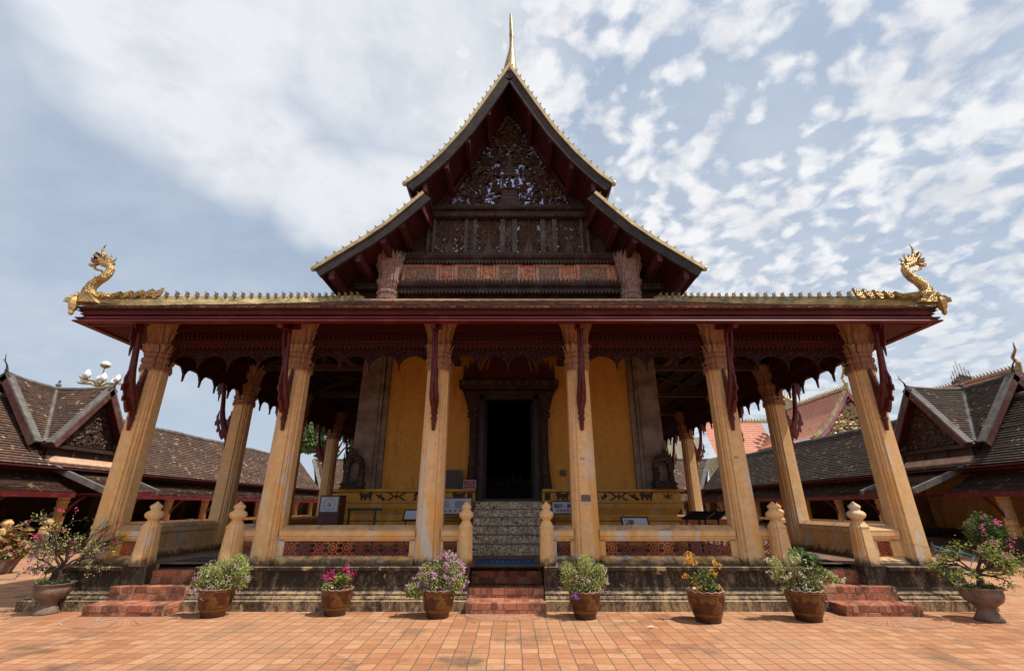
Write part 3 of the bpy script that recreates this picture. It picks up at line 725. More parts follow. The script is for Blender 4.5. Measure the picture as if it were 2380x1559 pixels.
for sx in (-1, 1):
    def side(y0, y1, nt, solid): railing((sx*7.50, y0) if sx > 0 else (sx*7.50, y1), (sx*7.50, y1) if sx > 0 else (sx*7.50, y0), (sx, 0), nt, 20, solid)
    side(COLY[0]+.24, COLY[1]-.24, 0, True)
    for yy in (13.62, 15.3): make_post(sx*7.52, yy, .135)
    side(COLY[1]+.24, 13.5, 1, False); side(15.42, COLY[2]-.24, 1, False)
    for i in (2, 3, 4): side(COLY[i]+.24, COLY[i+1]-.24, 11, False)

# ---------------- hall body
YW = 12.5
mb = MB()
for sx in (-1, 1):
    mb.box(*sorted((sx*.98, sx*3.95)), YW, YW+.4, 2.02, 7.4)
    mb.box(*sorted((sx*3.65, sx*4.0)), YW+.4, YB-1, 2.02, 7.6)
mb.box(-.98, .98, YW, YW+.4, 4.62, 7.4)
mb.build('hall_wall', WALL, T)
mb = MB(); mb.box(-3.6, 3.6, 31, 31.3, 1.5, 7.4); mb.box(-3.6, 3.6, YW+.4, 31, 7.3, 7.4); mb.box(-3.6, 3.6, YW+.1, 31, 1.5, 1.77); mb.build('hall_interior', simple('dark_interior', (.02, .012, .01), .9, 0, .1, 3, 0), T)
mb = MB()
for sx in (-1, 1):
    mb.mark(); c = sx*3.80
    for dx, w_, o in ((0, .34, .16), (0, .24, .20), (sx*-.40, .07, .10)):
        mb.loft([[(c+dx-w_, YW-o, 2.02), (c+dx+w_, YW-o, 2.02), (c+dx+w_, YW+.3, 2.02), (c+dx-w_, YW+.3, 2.02)], [(c+dx-w_*.86, YW-o, 7.3), (c+dx+w_*.86, YW-o, 7.3), (c+dx+w_*.86, YW+.3, 7.3), (c+dx-w_*.86, YW+.3, 7.3)]])
mb.build_parts('corner_pilaster', STONEP, T)
pp = [(.30, .66), (.30, .76), (.24, .80), (.24, .86), (.30, .90), (.30, .94), (.20, 1.0), (.20, 1.08), (.28, 1.12), (.28, 1.17), (.16, 1.22), (.13, 1.30), (.19, 1.33), (.19, 1.37), (.12, 1.42), (.12, 1.46), (.22, 1.62), (.24, 1.73), (.27, 1.75), (.27, 1.79), (.22, 1.80), (.22, 1.99), (.30, 2.01), (.30, 2.07), (-.2, 2.07), (-.2, .66)]
mb = MB()
for sx in (-1, 1):
    path = [(sx*4.15, YB-1), (sx*4.15, YW), (sx*.86, YW)]
    mb.sweep(pp, path[::-1] if sx > 0 else path)
mb.build('moulded_plinth', WALL, T)
# relief figures on the painted band
def lion(mb, x, s, flip, z=1.895):
    mb.mark()
    f = -1 if flip else 1
    body = [(-.13, -.01), (-.15, .04), (-.12, .07), (-.02, .055), (.03, .06), (.06, .09), (.12, .085), (.13, .05), (.15, .03), (.12, .02), (.11, -.02), (.12, -.075), (.08, -.08), (.07, -.03), (.01, -.02), (.0, -.075), (-.045, -.08), (-.04, -.03), (-.09, -.03), (-.08, -.078), (-.13, -.08), (-.12, -.04)]
    mb.prism([(f*a*s, b*s) for a, b in body][::f], (x, YW-.23, z), (1, 0, 0), (0, 0, 1), .025)
    mb.tube([(x-f*.13*s, YW-.235, z+.04*s), (x-f*.16*s, YW-.24, z+.07*s), (x-f*.11*s, YW-.24, z+.085*s)], [.012, .012, .008], 5)
def cloud(mb, x, s, z=1.895):
    mb.mark()
    for fx in (-1, 1):
        for fz in (-1, 1):
            poly = [(.03, .0), (.07, .02), (.10, .05), (.16, .085), (.27, .088), (.20, .075), (.15, .04), (.10, .01), (.05, -.015)]
            pl = [(fx*a*s, fz*b*s) for a, b in poly]
            if fx*fz < 0: pl = pl[::-1]
            mb.prism(pl, (x, YW-.23, z), (1, 0, 0), (0, 0, 1), .02)
    mb.prism([(0, -.09), (.035, 0), (0, .09), (-.035, 0)], (x, YW-.235, z), (1, 0, 0), (0, 0, 1), .02)
mb = MB()
for x, fl_ in ((-3.62, 0), (-2.05, 1), (-1.28, 1), (1.36, 1), (2.02, 0), (3.5, 1)): lion(mb, x, 1.12, fl_)
for x in (-2.85, 2.80, 4.05): cloud(mb, x, 1.12 if abs(x) < 3.9 else .6)
for x in (-3.25, -2.4, -1.65, 1.7, 2.35, 3.2):
    mb.mark(); carve(mb, lambda u, v: True, (x, YW-.232, 1.895), (1, 0, 0), (0, 0, 1), (-.07, .07), (-.05, .05), 5, .10, int(abs(x)*10))
mb.mark(); mb.box(-1.05, -.92, YW-.235, YW-.21, 1.81, 1.98); mb.mark(); mb.box(.92, 1.06, YW-.235, YW-.21, 1.81, 1.98)
mb.build_parts('relief_figure', simple('dark_relief', (.045, .022, .014), .8, 0, .3, 20), T)
mb = MB()
for k in range(6): mb.box(-.84+.0*k, .84, 11.1+.2*k, 12.6, .66, .70+.18*(k+1))
mb.box(-.86, .86, 10.98, 11.2, .64, .70)
m9 = MB()
for k in range(6): m9.mark(); m9.box(-.845, .845, 11.1+.2*k-.014, 11.1+.2*k+.012, .70+.18*(k+1)-.018, .70+.18*(k+1)+.003)
m9.build_parts('stair_nosing', simple('grey_nosing', (.14, .115, .09), .7, 0, .3, 10), T)
mb.build('marble_stairs', STAIRT, T)
# door surround
mb = MB()
for sx in (-1, 1):
    for (a, b, o) in ((.80, .93, .14), (.86, 1.10, .20), (.90, 1.06, .25)):
        mb.loft([[(sx*(x_)*1.0, YW-yy, z) for x_, yy in ((a, o), (b+f, o), (b+f, 0), (a, 0))] for z, f in ((2.05, .02), (2.5, -.03), (3.0, -.06), (4.0, -.04), (4.15, .0), (4.2, .03), (4.45, .10), (4.62, .17))])
    for z in (3.92, 4.0, 4.12): mb.box(*sorted((sx*.84, sx*1.12)), YW-.27, YW-.1, z, z+.03)
mb.box(-1.30, 1.30, YW-.36, YW-.02, 4.66, 4.72); mb.box(-1.36, 1.36, YW-.42, YW-.02, 4.72, 4.90); mb.box(-1.28, 1.28, YW-.34, YW-.02, 4.90, 4.96); mb.box(-.98, .98, YW-.12, YW-.02, 4.56, 4.66)
DS = mb.build('door_surround', DOORC, T)
m2 = MB()
for k in range(11):
    x = -1.25+.25*k; m2.mark(); m2.prism([(-.03, 0), (.0, .05), (.02, .05), (-.01, 0), (.02, -.05), (0, -.05)][::-1], (x, YW-.425, 4.81), (1 if k % 2 else -1, 0, 0), (0, 0, 1), .01)
m2.build_parts('gilt_chevron', simple('faded_gilt', (.22, .08, .05), .6, 0, .2, 8), DS)
m2 = MB(); poly = [(-.80, 4.96), (.80, 4.96), (.60, 5.2), (.52, 5.5), (.40, 5.9), (-.40, 5.9), (-.52, 5.5), (-.60, 5.2)]
m2.prism(poly, (0, YW-.2, 0), (1, 0, 0), (0, 0, 1), .2)
for sx in (-1, 1):
    m2.tube([(sx*.80, YW-.34, 4.98), (sx*.70, YW-.36, 5.15), (sx*.64, YW-.36, 5.4), (sx*.50, YW-.36, 5.62)], [.035, .035, .03, .01], 6)
    for k in range(6):
        xx = sx*(.86+.075*k); h = [.62, .75, .55, .62, .42, .50][k]
        m2.prism([(-.05, 0), (.05, 0), (.03, h*.6), (0, h), (-.03, h*.5)], (xx, YW-.2, 4.96), (1, 0, 0), (0, 0, 1), .08)
q = m2.build('door_pediment', REDF, None); q.location = q.location-wloc(DS); q.parent = DS
mb = MB()
for sx in (-1, 1): mb.box(*sorted((sx*.70, sx*.86)), YW-.06, YW+.45, 1.77, 4.58); mb.box(*sorted((sx*.66, sx*.70)), YW+.02, YW+.40, 1.77, 4.5)
mb.box(-.86, .86, YW-.06, YW+.45, 4.44, 4.60); mb.box(-.86, .86, YW-.08, YW+.4, 1.77, 1.84)
mb.build('door_frame', BLACKW, T)
for sx in (-1, 1): # open leaves folded inward
    mb = MB(); mb.box(*sorted((sx*.62, sx*.66)), YW+.4, YW+1.05, 1.80, 4.42); mb.build('door_leaf', BLACKW, T)
# carved gate arches standing on the plinth corners
mb = MB()
for sx in (-1, 1):
    mb.mark(); c = sx*3.98; O = Vector((c, YW-.30, 2.07))
    for i in range(14):
        A, B = PI*i/14, PI*(i+1)/14
        mb.prism([(.13*math.cos(A), .50+.20*math.sin(A)), (.25*math.cos(A), .50+.36*math.sin(A)), (.25*math.cos(B), .50+.36*math.sin(B)), (.13*math.cos(B), .50+.20*math.sin(B))], O, (1, 0, 0), (0, 0, 1), .14)
    for e in (-1, 1): mb.box(*sorted((c+e*.13, c+e*.25)), YW-.37, YW-.23, 2.26, 2.58)
    for z, ww in ((2.07, .30), (2.12, .27), (2.17, .31), (2.21, .26)): mb.box(c-ww, c+ww, YW-.42, YW-.2, z, z+.045)
    for k in range(5): mb.prism([(-.05, -.05), (.05, -.05), (.02+.01*k, .16+.03*k)], O+Vector((sx*(.04+.05*k), 0, .84-.02*k*k)), (sx, 0, 0), (0, 0, 1), .08)
    carve(mb, lambda u, v: .12 < math.hypot(u, (v-.5)*.7) < .25 and v > .15, O+Vector((0, -.07, 0)), (1, 0, 0), (0, 0, 1), (-.25, .25), (.15, .9), 60, .05, 3)
mb.build_parts('carved_arch', wood('arch_dark', (.07, .04, .03), (5, 5, 5), wear=(.20, .16, .13), rough=.8, carve=1, cs=30), T)

# ---------------- lower (porch) roof
EX, EY = 8.42, 8.13; ZE = 5.30; XI, YI, ZI = 4.45, 12.1, 7.26
def roof_patch(mb, a, b, c, d, course=.12, th=.03, sub=12, sag=0.0, jit=.004, seed=1):
    """a,b bottom left/right, c,d top right/left; stepped tile courses"""
    a, b, c, d = map(Vector, (a, b, c, d)); rr = random.Random(seed); L = ((d-a).length+(c-b).length)/2; n = max(1, int(L/course))
    nr = (b-a).cross(d-a)
    if nr.length < 1e-6: nr = (b-a).cross(c-a)
    nr.normalize()
    if nr.z < 0: nr = -nr
    W = (b-a).length
    def pt(s, t):
        lo = a.lerp(b, t); hi = d.lerp(c, t); q = lo.lerp(hi, s); q = q-Vector((0, 0, sag*math.sin(PI*min(1, s)))); return q
    def U(s, t): # horizontal run
        return (pt(s, t)-a).dot((b-a).normalized())
    for i in range(n):
        s0 = i/n; s1 = min(1, (i+1.12)/n); prev = None
        jj = [rr.uniform(-jit, jit) for _ in range(sub+1)]
        for k in range(sub+1):
            t = k/sub; q0 = pt(s0, t); l0 = q0+nr*(th+jj[k]); h0 = pt(s1, t)+nr*.003; dn = q0-nr*.01; u = U(s0, t); u1 = U(s1, t)
            if prev:
                mb.face([prev[0], l0, h0, prev[1]], [(prev[3], (i+.04)*course), (u, (i+.04)*course), (u1, (i+.96)*course), (prev[4], (i+.96)*course)])
                mb.face([prev[2], dn, l0, prev[0]], [(prev[3], (i+.02)*course), (u, (i+.02)*course), (u, (i+.03)*course), (prev[3], (i+.03)*course)])
            prev = (l0, h0, dn, u, u1)
mb = MB()
roof_patch(mb, (-EX, EY, ZE), (EX, EY, ZE), (XI, YI, ZI), (-XI, YI, ZI), .065, .020, 90, .03, .012)
for sx in (-1, 1):
    A = (sx*EX, YB+2, ZE); B = (sx*EX, EY, ZE); C = (sx*XI, YI, ZI); D = (sx*XI, YB+2, ZI)
    if sx > 0: roof_patch(mb, B, A, D, C, .10, .028, 30, .03)
    else: roof_patch(mb, A, B, C, D, .10, .028, 30, .03)
mb.build('porch_roof', TILEP, T)
mb = MB()  # boards under the tiles
mb.face([(-EX, EY, ZE-.06), (EX, EY, ZE-.06), (XI-.3, YI+.3, ZI+.05), (-XI+.3, YI+.3, ZI+.05)])
for sx in (-1, 1): mb.face([(sx*EX, EY, ZE-.06), (sx*EX, YB+2, ZE-.06), (sx*(XI-.3), YB+2, ZI+.05), (sx*(XI-.3), YI+.3, ZI+.05)])
mb.build('porch_soffit', CEIL, T)
mb = MB()  # moulded red fascia
rect = [(EX, EY), (EX, YB+2), (-EX, YB+2), (-EX, EY)]
fp = [(-.02, ZE+.0), (-.02, ZE-.03), (-.07, ZE-.04), (-.09, ZE-.10), (-.055, ZE-.105), (-.055, ZE-.125), (-.10, ZE-.14), (-.07, ZE-.19), (-.015, ZE-.20), (-.015, ZE-.225), (-.045, ZE-.235), (-.045, ZE-.255), (.0, ZE-.265), (.01, ZE-.29), (-.02, ZE-.305), (-.14, ZE-.30), (-.14, ZE)]
mb.sweep(fp, [(-EX, YB+2), (-EX, EY), (EX, EY), (EX, YB+2)])
mb.build('red_fascia', REDW, T)
mb = MB()  # soffit boards and rafters in the overhang
mb.sweep([(-.13, ZE-.24), (-.13, ZE-.27), (-1.05, ZE+.10), (-1.05, ZE+.13)], [(-EX, YB+2), (-EX, EY), (EX, EY), (EX, YB+2)])
mb.build('overhang_soffit', SOFF, T)
mb = MB()
for sx in (-1, 1): mb.mark(); mb.beam((sx*(EX-.15), EY+.15, ZE-.27), (sx*7.4, COLY[0], ZE+.2), .10, .14)
for x in COLX:
    if abs(x) < 7: mb.mark(); mb.beam((x, EY+.12, ZE-.30), (x, COLY[0]+.2, ZE+.12), .10, .16)
for y in COLY[1:5]:
    for sx in (-1, 1): mb.mark(); mb.beam((sx*(EX-.12), y, ZE-.30), (sx*7.2, y, ZE+.12), .10, .16)
mb.build_parts('rafter', REDW, T)
# tie beams and struts inside the verandah
mb = MB()
for y in COLY[1:6]:
    for sx in (-1, 1):
        mb.mark(); mb.box(*sorted((sx*3.9, sx*7.4)), y-.08, y+.08, 5.36, 5.52); mb.beam((sx*7.0, y, 5.52), (sx*4.1, y, 6.7), .10, .10); mb.beam((sx*5.4, y, 5.5), (sx*5.4, y, 6.2), .1, .1, (0, 1, 0))
        mb.box(*sorted((sx*4.0, sx*6.2)), y-.05, y+.05, 6.05, 6.15)
for x in COLX[1:5]: mb.mark(); mb.box(x-.08, x+.08, COLY[0], YW, 5.40, 5.56)
for k in range(6):
    for sx in (-1, 1): mb.mark(); xx = sx*(4.6+.5*k); mb.box(xx-.04, xx+.04, max(COLY[0]+.3, EY+EX-abs(xx)+.35), 32, ZI-.05-(abs(xx)-XI)*.50-.12, ZI-.05-(abs(xx)-XI)*.50-.04)
mb.build_parts('roof_beam', BEAMW, T)
# golden hip ridges with crests and nagas
def crest_flame(s=1.0, th=.035):
    mb = MB(); pl = [(-.045, 0), (.05, 0), (.055, .03), (.035, .045), (.05, .07), (.03, .085), (.035, .115), (.075, .16), (.02, .135), (-.005, .105), (-.02, .125), (-.03, .10), (-.05, .085), (-.03, .06), (-.05, .035)]
    mb.prism([(a*s, b*s) for a, b in pl], (0, 0, 0), (1, 0, 0), (0, 0, 1), th); return mb
flame_r = crest_flame(1.0).build('crest_flame', simple('antique_gold', (.26, .18, .08), .55, .3, .3, 20, .3, 60), None, loc=(0, 0, 0), world=False); FM = flame_r.data; bpy.data.objects.remove(flame_r)
def put_flame(par, p, rz=0, ry=0, s=1.0, flip=False):
    o = bpy.data.objects.new('crest_flame', FM); COL.objects.link(o); o.parent = par; o.location = Vector(p)-wloc(par)
    o.rotation_euler = (0, ry, rz); o.scale = (-s if flip else s, 1, s); return o
for sx in (-1, 1):
    p0 = Vector((sx*(EX+.06), EY-.06, ZE+.075)); p1 = Vector((sx*(XI-.1), YI+.1, ZI+.09)); dvec = (p1-p0)
    def hp(t): return p0.lerp(p1, t)-Vector((0, 0, .035*math.sin(PI*t)))
    mb = MB(); secs = []
    sd_ = Vector((1, -sx, 0)).normalized()*1.0
    for i in range(25):
        c = hp(i/24); secs.append([c+sd_*q+Vector((0, 0, z)) for q, z in ((-.13, -.03), (-.13, .06), (-.10, .075), (-.09, .10), (-.06, .135), (.06, .135), (.09, .10), (.10, .075), (.13, .06), (.13, -.03))])
    mb.loft(secs); ridge = mb.build('golden_hip_ridge', GOLDP, T)
    # boss at the corner
    m2 = MB(); c = p0+Vector((-sx*.02, .02, 0))
    i9 = len(m2.v); m2.lathe([(.02, -.26), (.05, -.22), (.045, -.17), (.08, -.12), (.10, -.04), (.09, .04), (.065, .09), (.04, .12), (.05, .15), (.04, .19), (.025, .18), (.03, .22), (.0, .23)], (c.x, c.y, c.z), 10, lambda k, a, r: (r*(1+.12*math.cos(a*5)), 0))
    m2.v = [(c.x+(x-c.x)*.55, y, z) for x, y, z in m2.v]; q = m2.build('corner_boss', GOLD, None); q.location = q.location-wloc(ridge); q.parent = ridge
    nfl = 27
    for i in range(nfl):
        t = .175+(i/(nfl-1))**1.0*.80
        put_flame(ridge, hp(t)+Vector((0, 0, .135)), 0, 0, random.Random(i*7+sx).uniform(.86, 1.04), flip=sx < 0)
    # naga
    m3 = MB(); B = Vector((sx*8.36, EY+.0, ZE+.20)); f = -sx; KN = 1.06
    def W(a, z, y=0): return (B.x+f*a*KN, B.y+y, B.z+z*KN)
    def N(r, z): return (B.x+f*r, B.y+max(0, r-.1)*.85, B.z+z+max(0, r-.1)*.42)
    m3.tube([N(.62, .0), N(.45, .02), N(.30, .03), W(.16, .05), W(.085, .10), W(.065, .17), W(.085, .26), W(.165, .35), W(.255, .42), W(.31, .505), W(.325, .59), W(.29, .66), W(.21, .70), W(.12, .71)], [.03, .05, .07, .09, .10, .10, .095, .085, .08, .075, .072, .070, .065, .05], 14)
    def NF(pts, th=.05, y=0): m3.prism([(f*p*KN, q*KN) for p, q in pts][::(1 if f > 0 else -1)], (B.x, B.y+y, B.z), (1, 0, 0), (0, 0, 1), th)
    NF([(.16, .74), (.08, .72), (.0, .685), (-.07, .66), (-.10, .665), (-.105, .70), (-.06, .71), (.02, .715), (.10, .735), (.15, .77)], .07)      # lower jaw
    NF([(.18, .84), (.10, .82), (.03, .83), (-.03, .86), (-.08, .90), (-.055, .93), (-.035, .965), (-.03, .92), (.02, .885), (.08, .855), (.0, .80), (-.06, .82), (-.095, .84), (-.085, .81), (-.02, .775), (.06, .755), (.15, .745)][:17], .075)
    NF([(.10, .72), (.20, .72), (.27, .74), (.27, .80), (.20, .83), (.10, .83), (.05, .80), (.09, .76)], .11)   # skull
    NF([(.02, .74), (-.09, .775), (-.095, .835), (-.02, .82), (.06, .80)], .06)
    m3.tube([W(.11, .80), W(.09, .88), W(.055, .96), (W(.035, 1.04)), W(.05, 1.09), W(.075, 1.14)], [.04, .034, .026, .020, .014, .004], 7)
    m3.tube([W(.20, .80), W(.245, .84), W(.25, .89), W(.23, .94)], [.032, .024, .018, .004], 6)
    m3.tube([W(.26, .76), W(.32, .76), W(.345, .80), W(.36, .845)], [.032, .024, .016, .004], 6)
    NF([(.25, .70), (.33, .68), (.37, .72), (.34, .74), (.27, .75)], .05); NF([(.12, .86), (.16, .92), (.17, .85)], .04); NF([(.03, .90), (.06, .95), (.08, .88)], .04)
    m3.tube([W(.0, .67), W(.015, .61), W(.07, .585), W(.15, .57), W(.195, .53), W(.185, .47), W(.13, .445), W(.12, .40), W(.15, .375)], [.026, .024, .022, .022, .020, .018, .014, .010, .003], 6)
    NF([(-.02, .20), (-.035, .0), (-.03, -.10), (.30, -.10), (.20, .02), (.08, .02), (.03, .10)], .13)
    for k in range(5): NF([(.0+.02*k, .10+.07*k), (-.05+.03*k, .16+.075*k), (.03+.02*k, .15+.07*k)], .03)
    for k in range(5):
        q = N(.34+k*.12, .02); s_ = .075+.022*k
        m3.prism([(f*p_, r_) for p_, r_ in [(-.09, -.05), (.08, -.05), (.15, .02), (.19, s_+.03), (.05, s_*.62), (-.05, .05)]][::(1 if f > 0 else -1)], q, (1, 0, 0), (0, 0, 1), .09-.008*k)
    ng = m3.build('naga_statue', GOLDS, None); ng.location = ng.location-wloc(ridge); ng.parent = ridge
    m4 = MB(); m4.prism([(f*p*KN, q*KN) for p, q in [(.10, .775), (-.07, .80), (-.10, .835), (-.02, .80), (.08, .79)]], (B.x, B.y-.01, B.z), (1, 0, 0), (0, 0, 1), .085)
    m4.prism([(f*p*KN, q*KN) for p, q in [(.10, .745), (-.10, .765), (-.10, .755), (.05, .72)]], (B.x, B.y, B.z), (1, 0, 0), (0, 0, 1), .05)
    qq = m4.build('red_mouth', simple('red_mouth_paint', (.20, .01, .015), .5, 0, .1, 5, 0), None); qq.location = qq.location-wloc(ridge); qq.parent = ridge
# top flashing of the porch roof
mb = MB(); mb.box(-XI-.05, XI+.05, YI-.03, YI+.4, ZI-.02, ZI+.075); mb.build('roof_flashing', PEACH, T)

# ---------------- gable
YG = 12.62; YBG = 11.1; YE = 34.6
def mirror_pts(L): return L
up = [at(x, y, YBG) for x, y in ((1186, 150), (1164, 176), (1117, 241), (1072.5, 299.5), (1022, 354), (968, 402), (937, 424))]
up = [Vector((min(0, (p.x)*.985), p.y, p.z)) for p in up]; up[0].x = 0
lo = [at(x, y, YBG+.03) for x, y in ((979, 447), (935, 483), (890, 519), (835, 555), (777, 589), (721, 622))]
lo = [Vector((p.x*.985, p.y, p.z)) for p in lo]
def offs(pts, d):
    out = []
    for i, p in enumerate(pts):
        t = pts[min(i+1, len(pts)-1)]-pts[max(0, i-1)]
        if i == 0 and abs(p.x) < 1e-3: out.append(Vector((0, p.y, p.z-d/abs((pts[1]-pts[0]).normalized().x)))); continue
        t.y = 0; t.normalize(); n = Vector((-t.z, 0, t.x));
        if n.z > 0: n = -n
        out.append(p+n*d)
    return out
def fl(p, sx): return Vector((p.x*-sx, p.y, p.z))   # lists are for the left side: sx=-1 keeps
def tier(name, pts, wid, course=.13):
    for sx in (-1, 1):
        P0 = [fl(p, sx) for p in pts]
        gi = [fl(p, sx) for p in offs(pts, .075)]; go = [fl(p, sx) for p in offs(pts, -.02)]; bi = [fl(p, sx) for p in offs(pts, wid)]
        # dark bargeboard
        mb = MB(); mb.loft([[a+Vector((0, 0, 0)), b, b+Vector((0, .09, 0)), a+Vector((0, .09, 0))] for a, b in zip(gi, bi)]); bb = mb.build('bargeboard', BARGE, T)
        mb = MB(); mb.loft([[a+Vector((0, -.045, 0)), b+Vector((0, -.045, 0)), b+Vector((0, .16, 0)), a+Vector((0, .16, 0))] for a, b in zip(go, gi)])
        e = go[-1]; mb.lathe([(.0, -.09), (.06, -.07), (.085, 0), (.06, .06), (.0, .09)], (e.x, e.y+.04, e.z-.02), 8)
        gr = mb.build('golden_ridge', GOLDP, T)
        # flames
        seg = [(go[i+1]-go[i]).length for i in range(len(go)-1)]; L = sum(seg); n = int(L/.268)
        for k in range(n):
            s = L*(k+.55)/n; i = 0
            while s > seg[i] and i < len(seg)-1: s -= seg[i]; i += 1
            p = go[i].lerp(go[i+1], s/seg[i]); put_flame(gr, p+Vector((0, .03, -.01)), 0, 0, .92, flip=sx < 0)
        # roof slab: tiles above, red boards beneath
        mt = MB()
        for i in range(len(P0)-1):
            a, b = P0[i+1], P0[i]
            A0, A1 = a+Vector((0, .08, .02)), Vector((a.x, YE, a.z)); B0, B1 = b+Vector((0, .08, .02)), Vector((b.x, YE, b.z))
            if sx < 0: roof_patch(mt, A1, A0, B0, B1, course, .02, 4)
            else: roof_patch(mt, A0, A1, B1, B0, course, .02, 4)
        rf = mt.build(name, TILE, T)
        ms = MB(); si = [fl(p, sx) for p in offs(pts, .13)]; so = [fl(p, sx) for p in offs(pts, .05)]
        for i in range(len(si)-1):
            n = 26
            for k in range(n):
                y0 = YBG+.09+k*.30 if k < 8 else None
                if y0 is None: break
                ms.box(0, 1, 0, 1, 0, 1, Matrix(((si[i+1].x-si[i].x, 0, so[i].x-si[i].x, si[i].x), (0, .29, 0, y0), (si[i+1].z-si[i].z, 0, so[i].z-si[i].z, si[i].z), (0, 0, 0, 1))))
            ms.box(0, 1, 0, 1, 0, 1, Matrix(((si[i+1].x-si[i].x, 0, so[i].x-si[i].x, si[i].x), (0, YE-YBG-2.5, 0, YBG+2.5), (si[i+1].z-si[i].z, 0, so[i].z-si[i].z, si[i].z), (0, 0, 0, 1))))
        q = ms.build('soffit_boards', SOFF, None); q.location = q.location-wloc(rf); q.parent = rf
tier('upper_roof', up, .36); tier('lower_roof', lo, .34)
# slab end seen where the lower tier tucks under the upper
mb = MB()
for sx in (-1, 1):
    a = fl(at(976, 452, YBG)*1.0, sx); b = fl(at(1003, 515, YG-.05), sx)
    A = at(976, 450, YBG+.05); B = at(978, 485, YBG+.05); C = at(1003, 535, YG-.1); D = at(1000, 480, YG-.1)
    quad = [fl(q, sx) for q in (A, B, C, D)]; mb.loft([[q+Vector((e, 0, 0)) for q in quad] for e in (-.03, .03)])
# purlins
for lst, w_, h_ in ((((1135, 252), (1086, 316), (1036, 376), (985, 428)), .12, .26), (((930, 512), (886, 548), (828, 590), (765, 630)), .14, .24)):
    for x, y in lst:
        p = at(x, y, YBG+.1)
        for sx in (-1, 1): mb.mark(); q = fl(p, sx); q.x *= .985; mb.box(q.x-w_/2, q.x+w_/2, YBG+.10, YG+.2, q.z-h_, q.z+.02)
mb.build_parts('purlin', SOFF, T)
# spire
mb = MB(); ax = 0; az = up[0].z
mb.lathe([(.215, -.28), (.20, -.05), (.175, .20), (.13, .55), (.085, .85), (.065, 1.05), (.062, 1.5), (.075, 1.62), (.06, 1.75), (.055, 2.1), (.04, 2.45), (.03, 2.62), (.0, 2.66)], (ax+.02, YBG+.22, az), 12, lambda k, a, r: (r*(1+.18*abs(math.cos(a*2))), 0))
for i in range(len(mb.v)): x, y, z = mb.v[i]; mb.v[i] = (x+.05*math.sin((z-az)*1.1), y-(.10*max(0, z-az)**1.2)*.3, z)
mb.build('spire', GOLDD, T, smooth=True)
# gable wall backing
mb = MB(); prof_ = [(0, up[0].z-.25)]+[(p.x, p.z-.10) for p in offs(up, .12)[1:]]+[(p.x, p.z-.08) for p in offs(lo, .1)]+[(-4.6, ZI-.2)]
pl = prof_+[(-x, z) for x, z in prof_[::-1] if x != 0]
mb.prism(pl, (0, YG+.12, 0), (1, 0, 0), (0, 0, 1), .1); mb.build('gable_wall', DARKW, T)
def xz(x, y, Y=YG): p = at(x, y, Y); return p.x, p.z
def zz_(y, Y=YG): return at(1187, y, Y).z
def xx_(x, y, Y=YG): return abs(at(x, y, Y).x)
# triangular carved tympanum
tb = zz_(482); tw = 2.06; tt = zz_(268)
mb = MB(); mb.prism([(-tw, tb), (tw, tb), (.12, tt-.05), (-.12, tt-.05)], (0, YG+.04, 0), (1, 0, 0), (0, 0, 1), .04); tym = mb.build('carved_tympanum', MIRR, T)
m2 = MB()
inside = lambda u, v: abs(u) < tw*(1-(v-tb)/(tt-tb))*.97+.03 and v > tb+.03 and v < tt and not (abs(u) < .28 and v < tb+1.6)
carve(m2, inside, (0, YG-.02, 0), (1, 0, 0), (0, 0, 1), (-tw, 0), (tb, tt), 270, .17, 4, sym=True)
carve(m2, inside, (0, YG-.05, 0), (1, 0, 0), (0, 0, 1), (-tw, 0), (tb, tt), 50, .32, 9, sym=True)
# central throne, base and niche with a small seated figure
for k, (w_, h_) in enumerate([(.36, .10), (.31, .07), (.34, .06), (.27, .12), (.31, .05), (.24, .08), (.29, .06), (.20, .06)]):
    z0 = tb+.02+sum(h for _, h in [(.36, .10), (.31, .07), (.34, .06), (.27, .12), (.31, .05), (.24, .08), (.29, .06), (.20, .06)][:k]); m2.box(-w_, w_, YG-.12, YG+.03, z0, z0+h_-.01)
z0 = tb+.64
for e in (-1, 1): m2.box(*sorted((e*.20, e*.27)), YG-.12, YG+.03, z0, z0+.62)
m2.lathe([(.13, 0), (.15, .06), (.09, .12), (.07, .22), (.10, .28), (.05, .34), (.035, .36), (.05, .41), (.04, .47), (.01, .54)], (0, YG-.05, z0), 10)
for k in range(6): m2.prism([(-.30+.045*k, 0), (.30-.045*k, 0), (0, .22)], (0, YG-.06-.008*k, z0+.60+.14*k), (1, 0, 0), (0, 0, 1), .05)
q = m2.build('foliage_carving', wood('tympanum_carving', (.058, .030, .020), (6, 6, 6), wear=(.10, .06, .03), rough=.45), None); q.location = q.location-wloc(tym); q.parent = tym
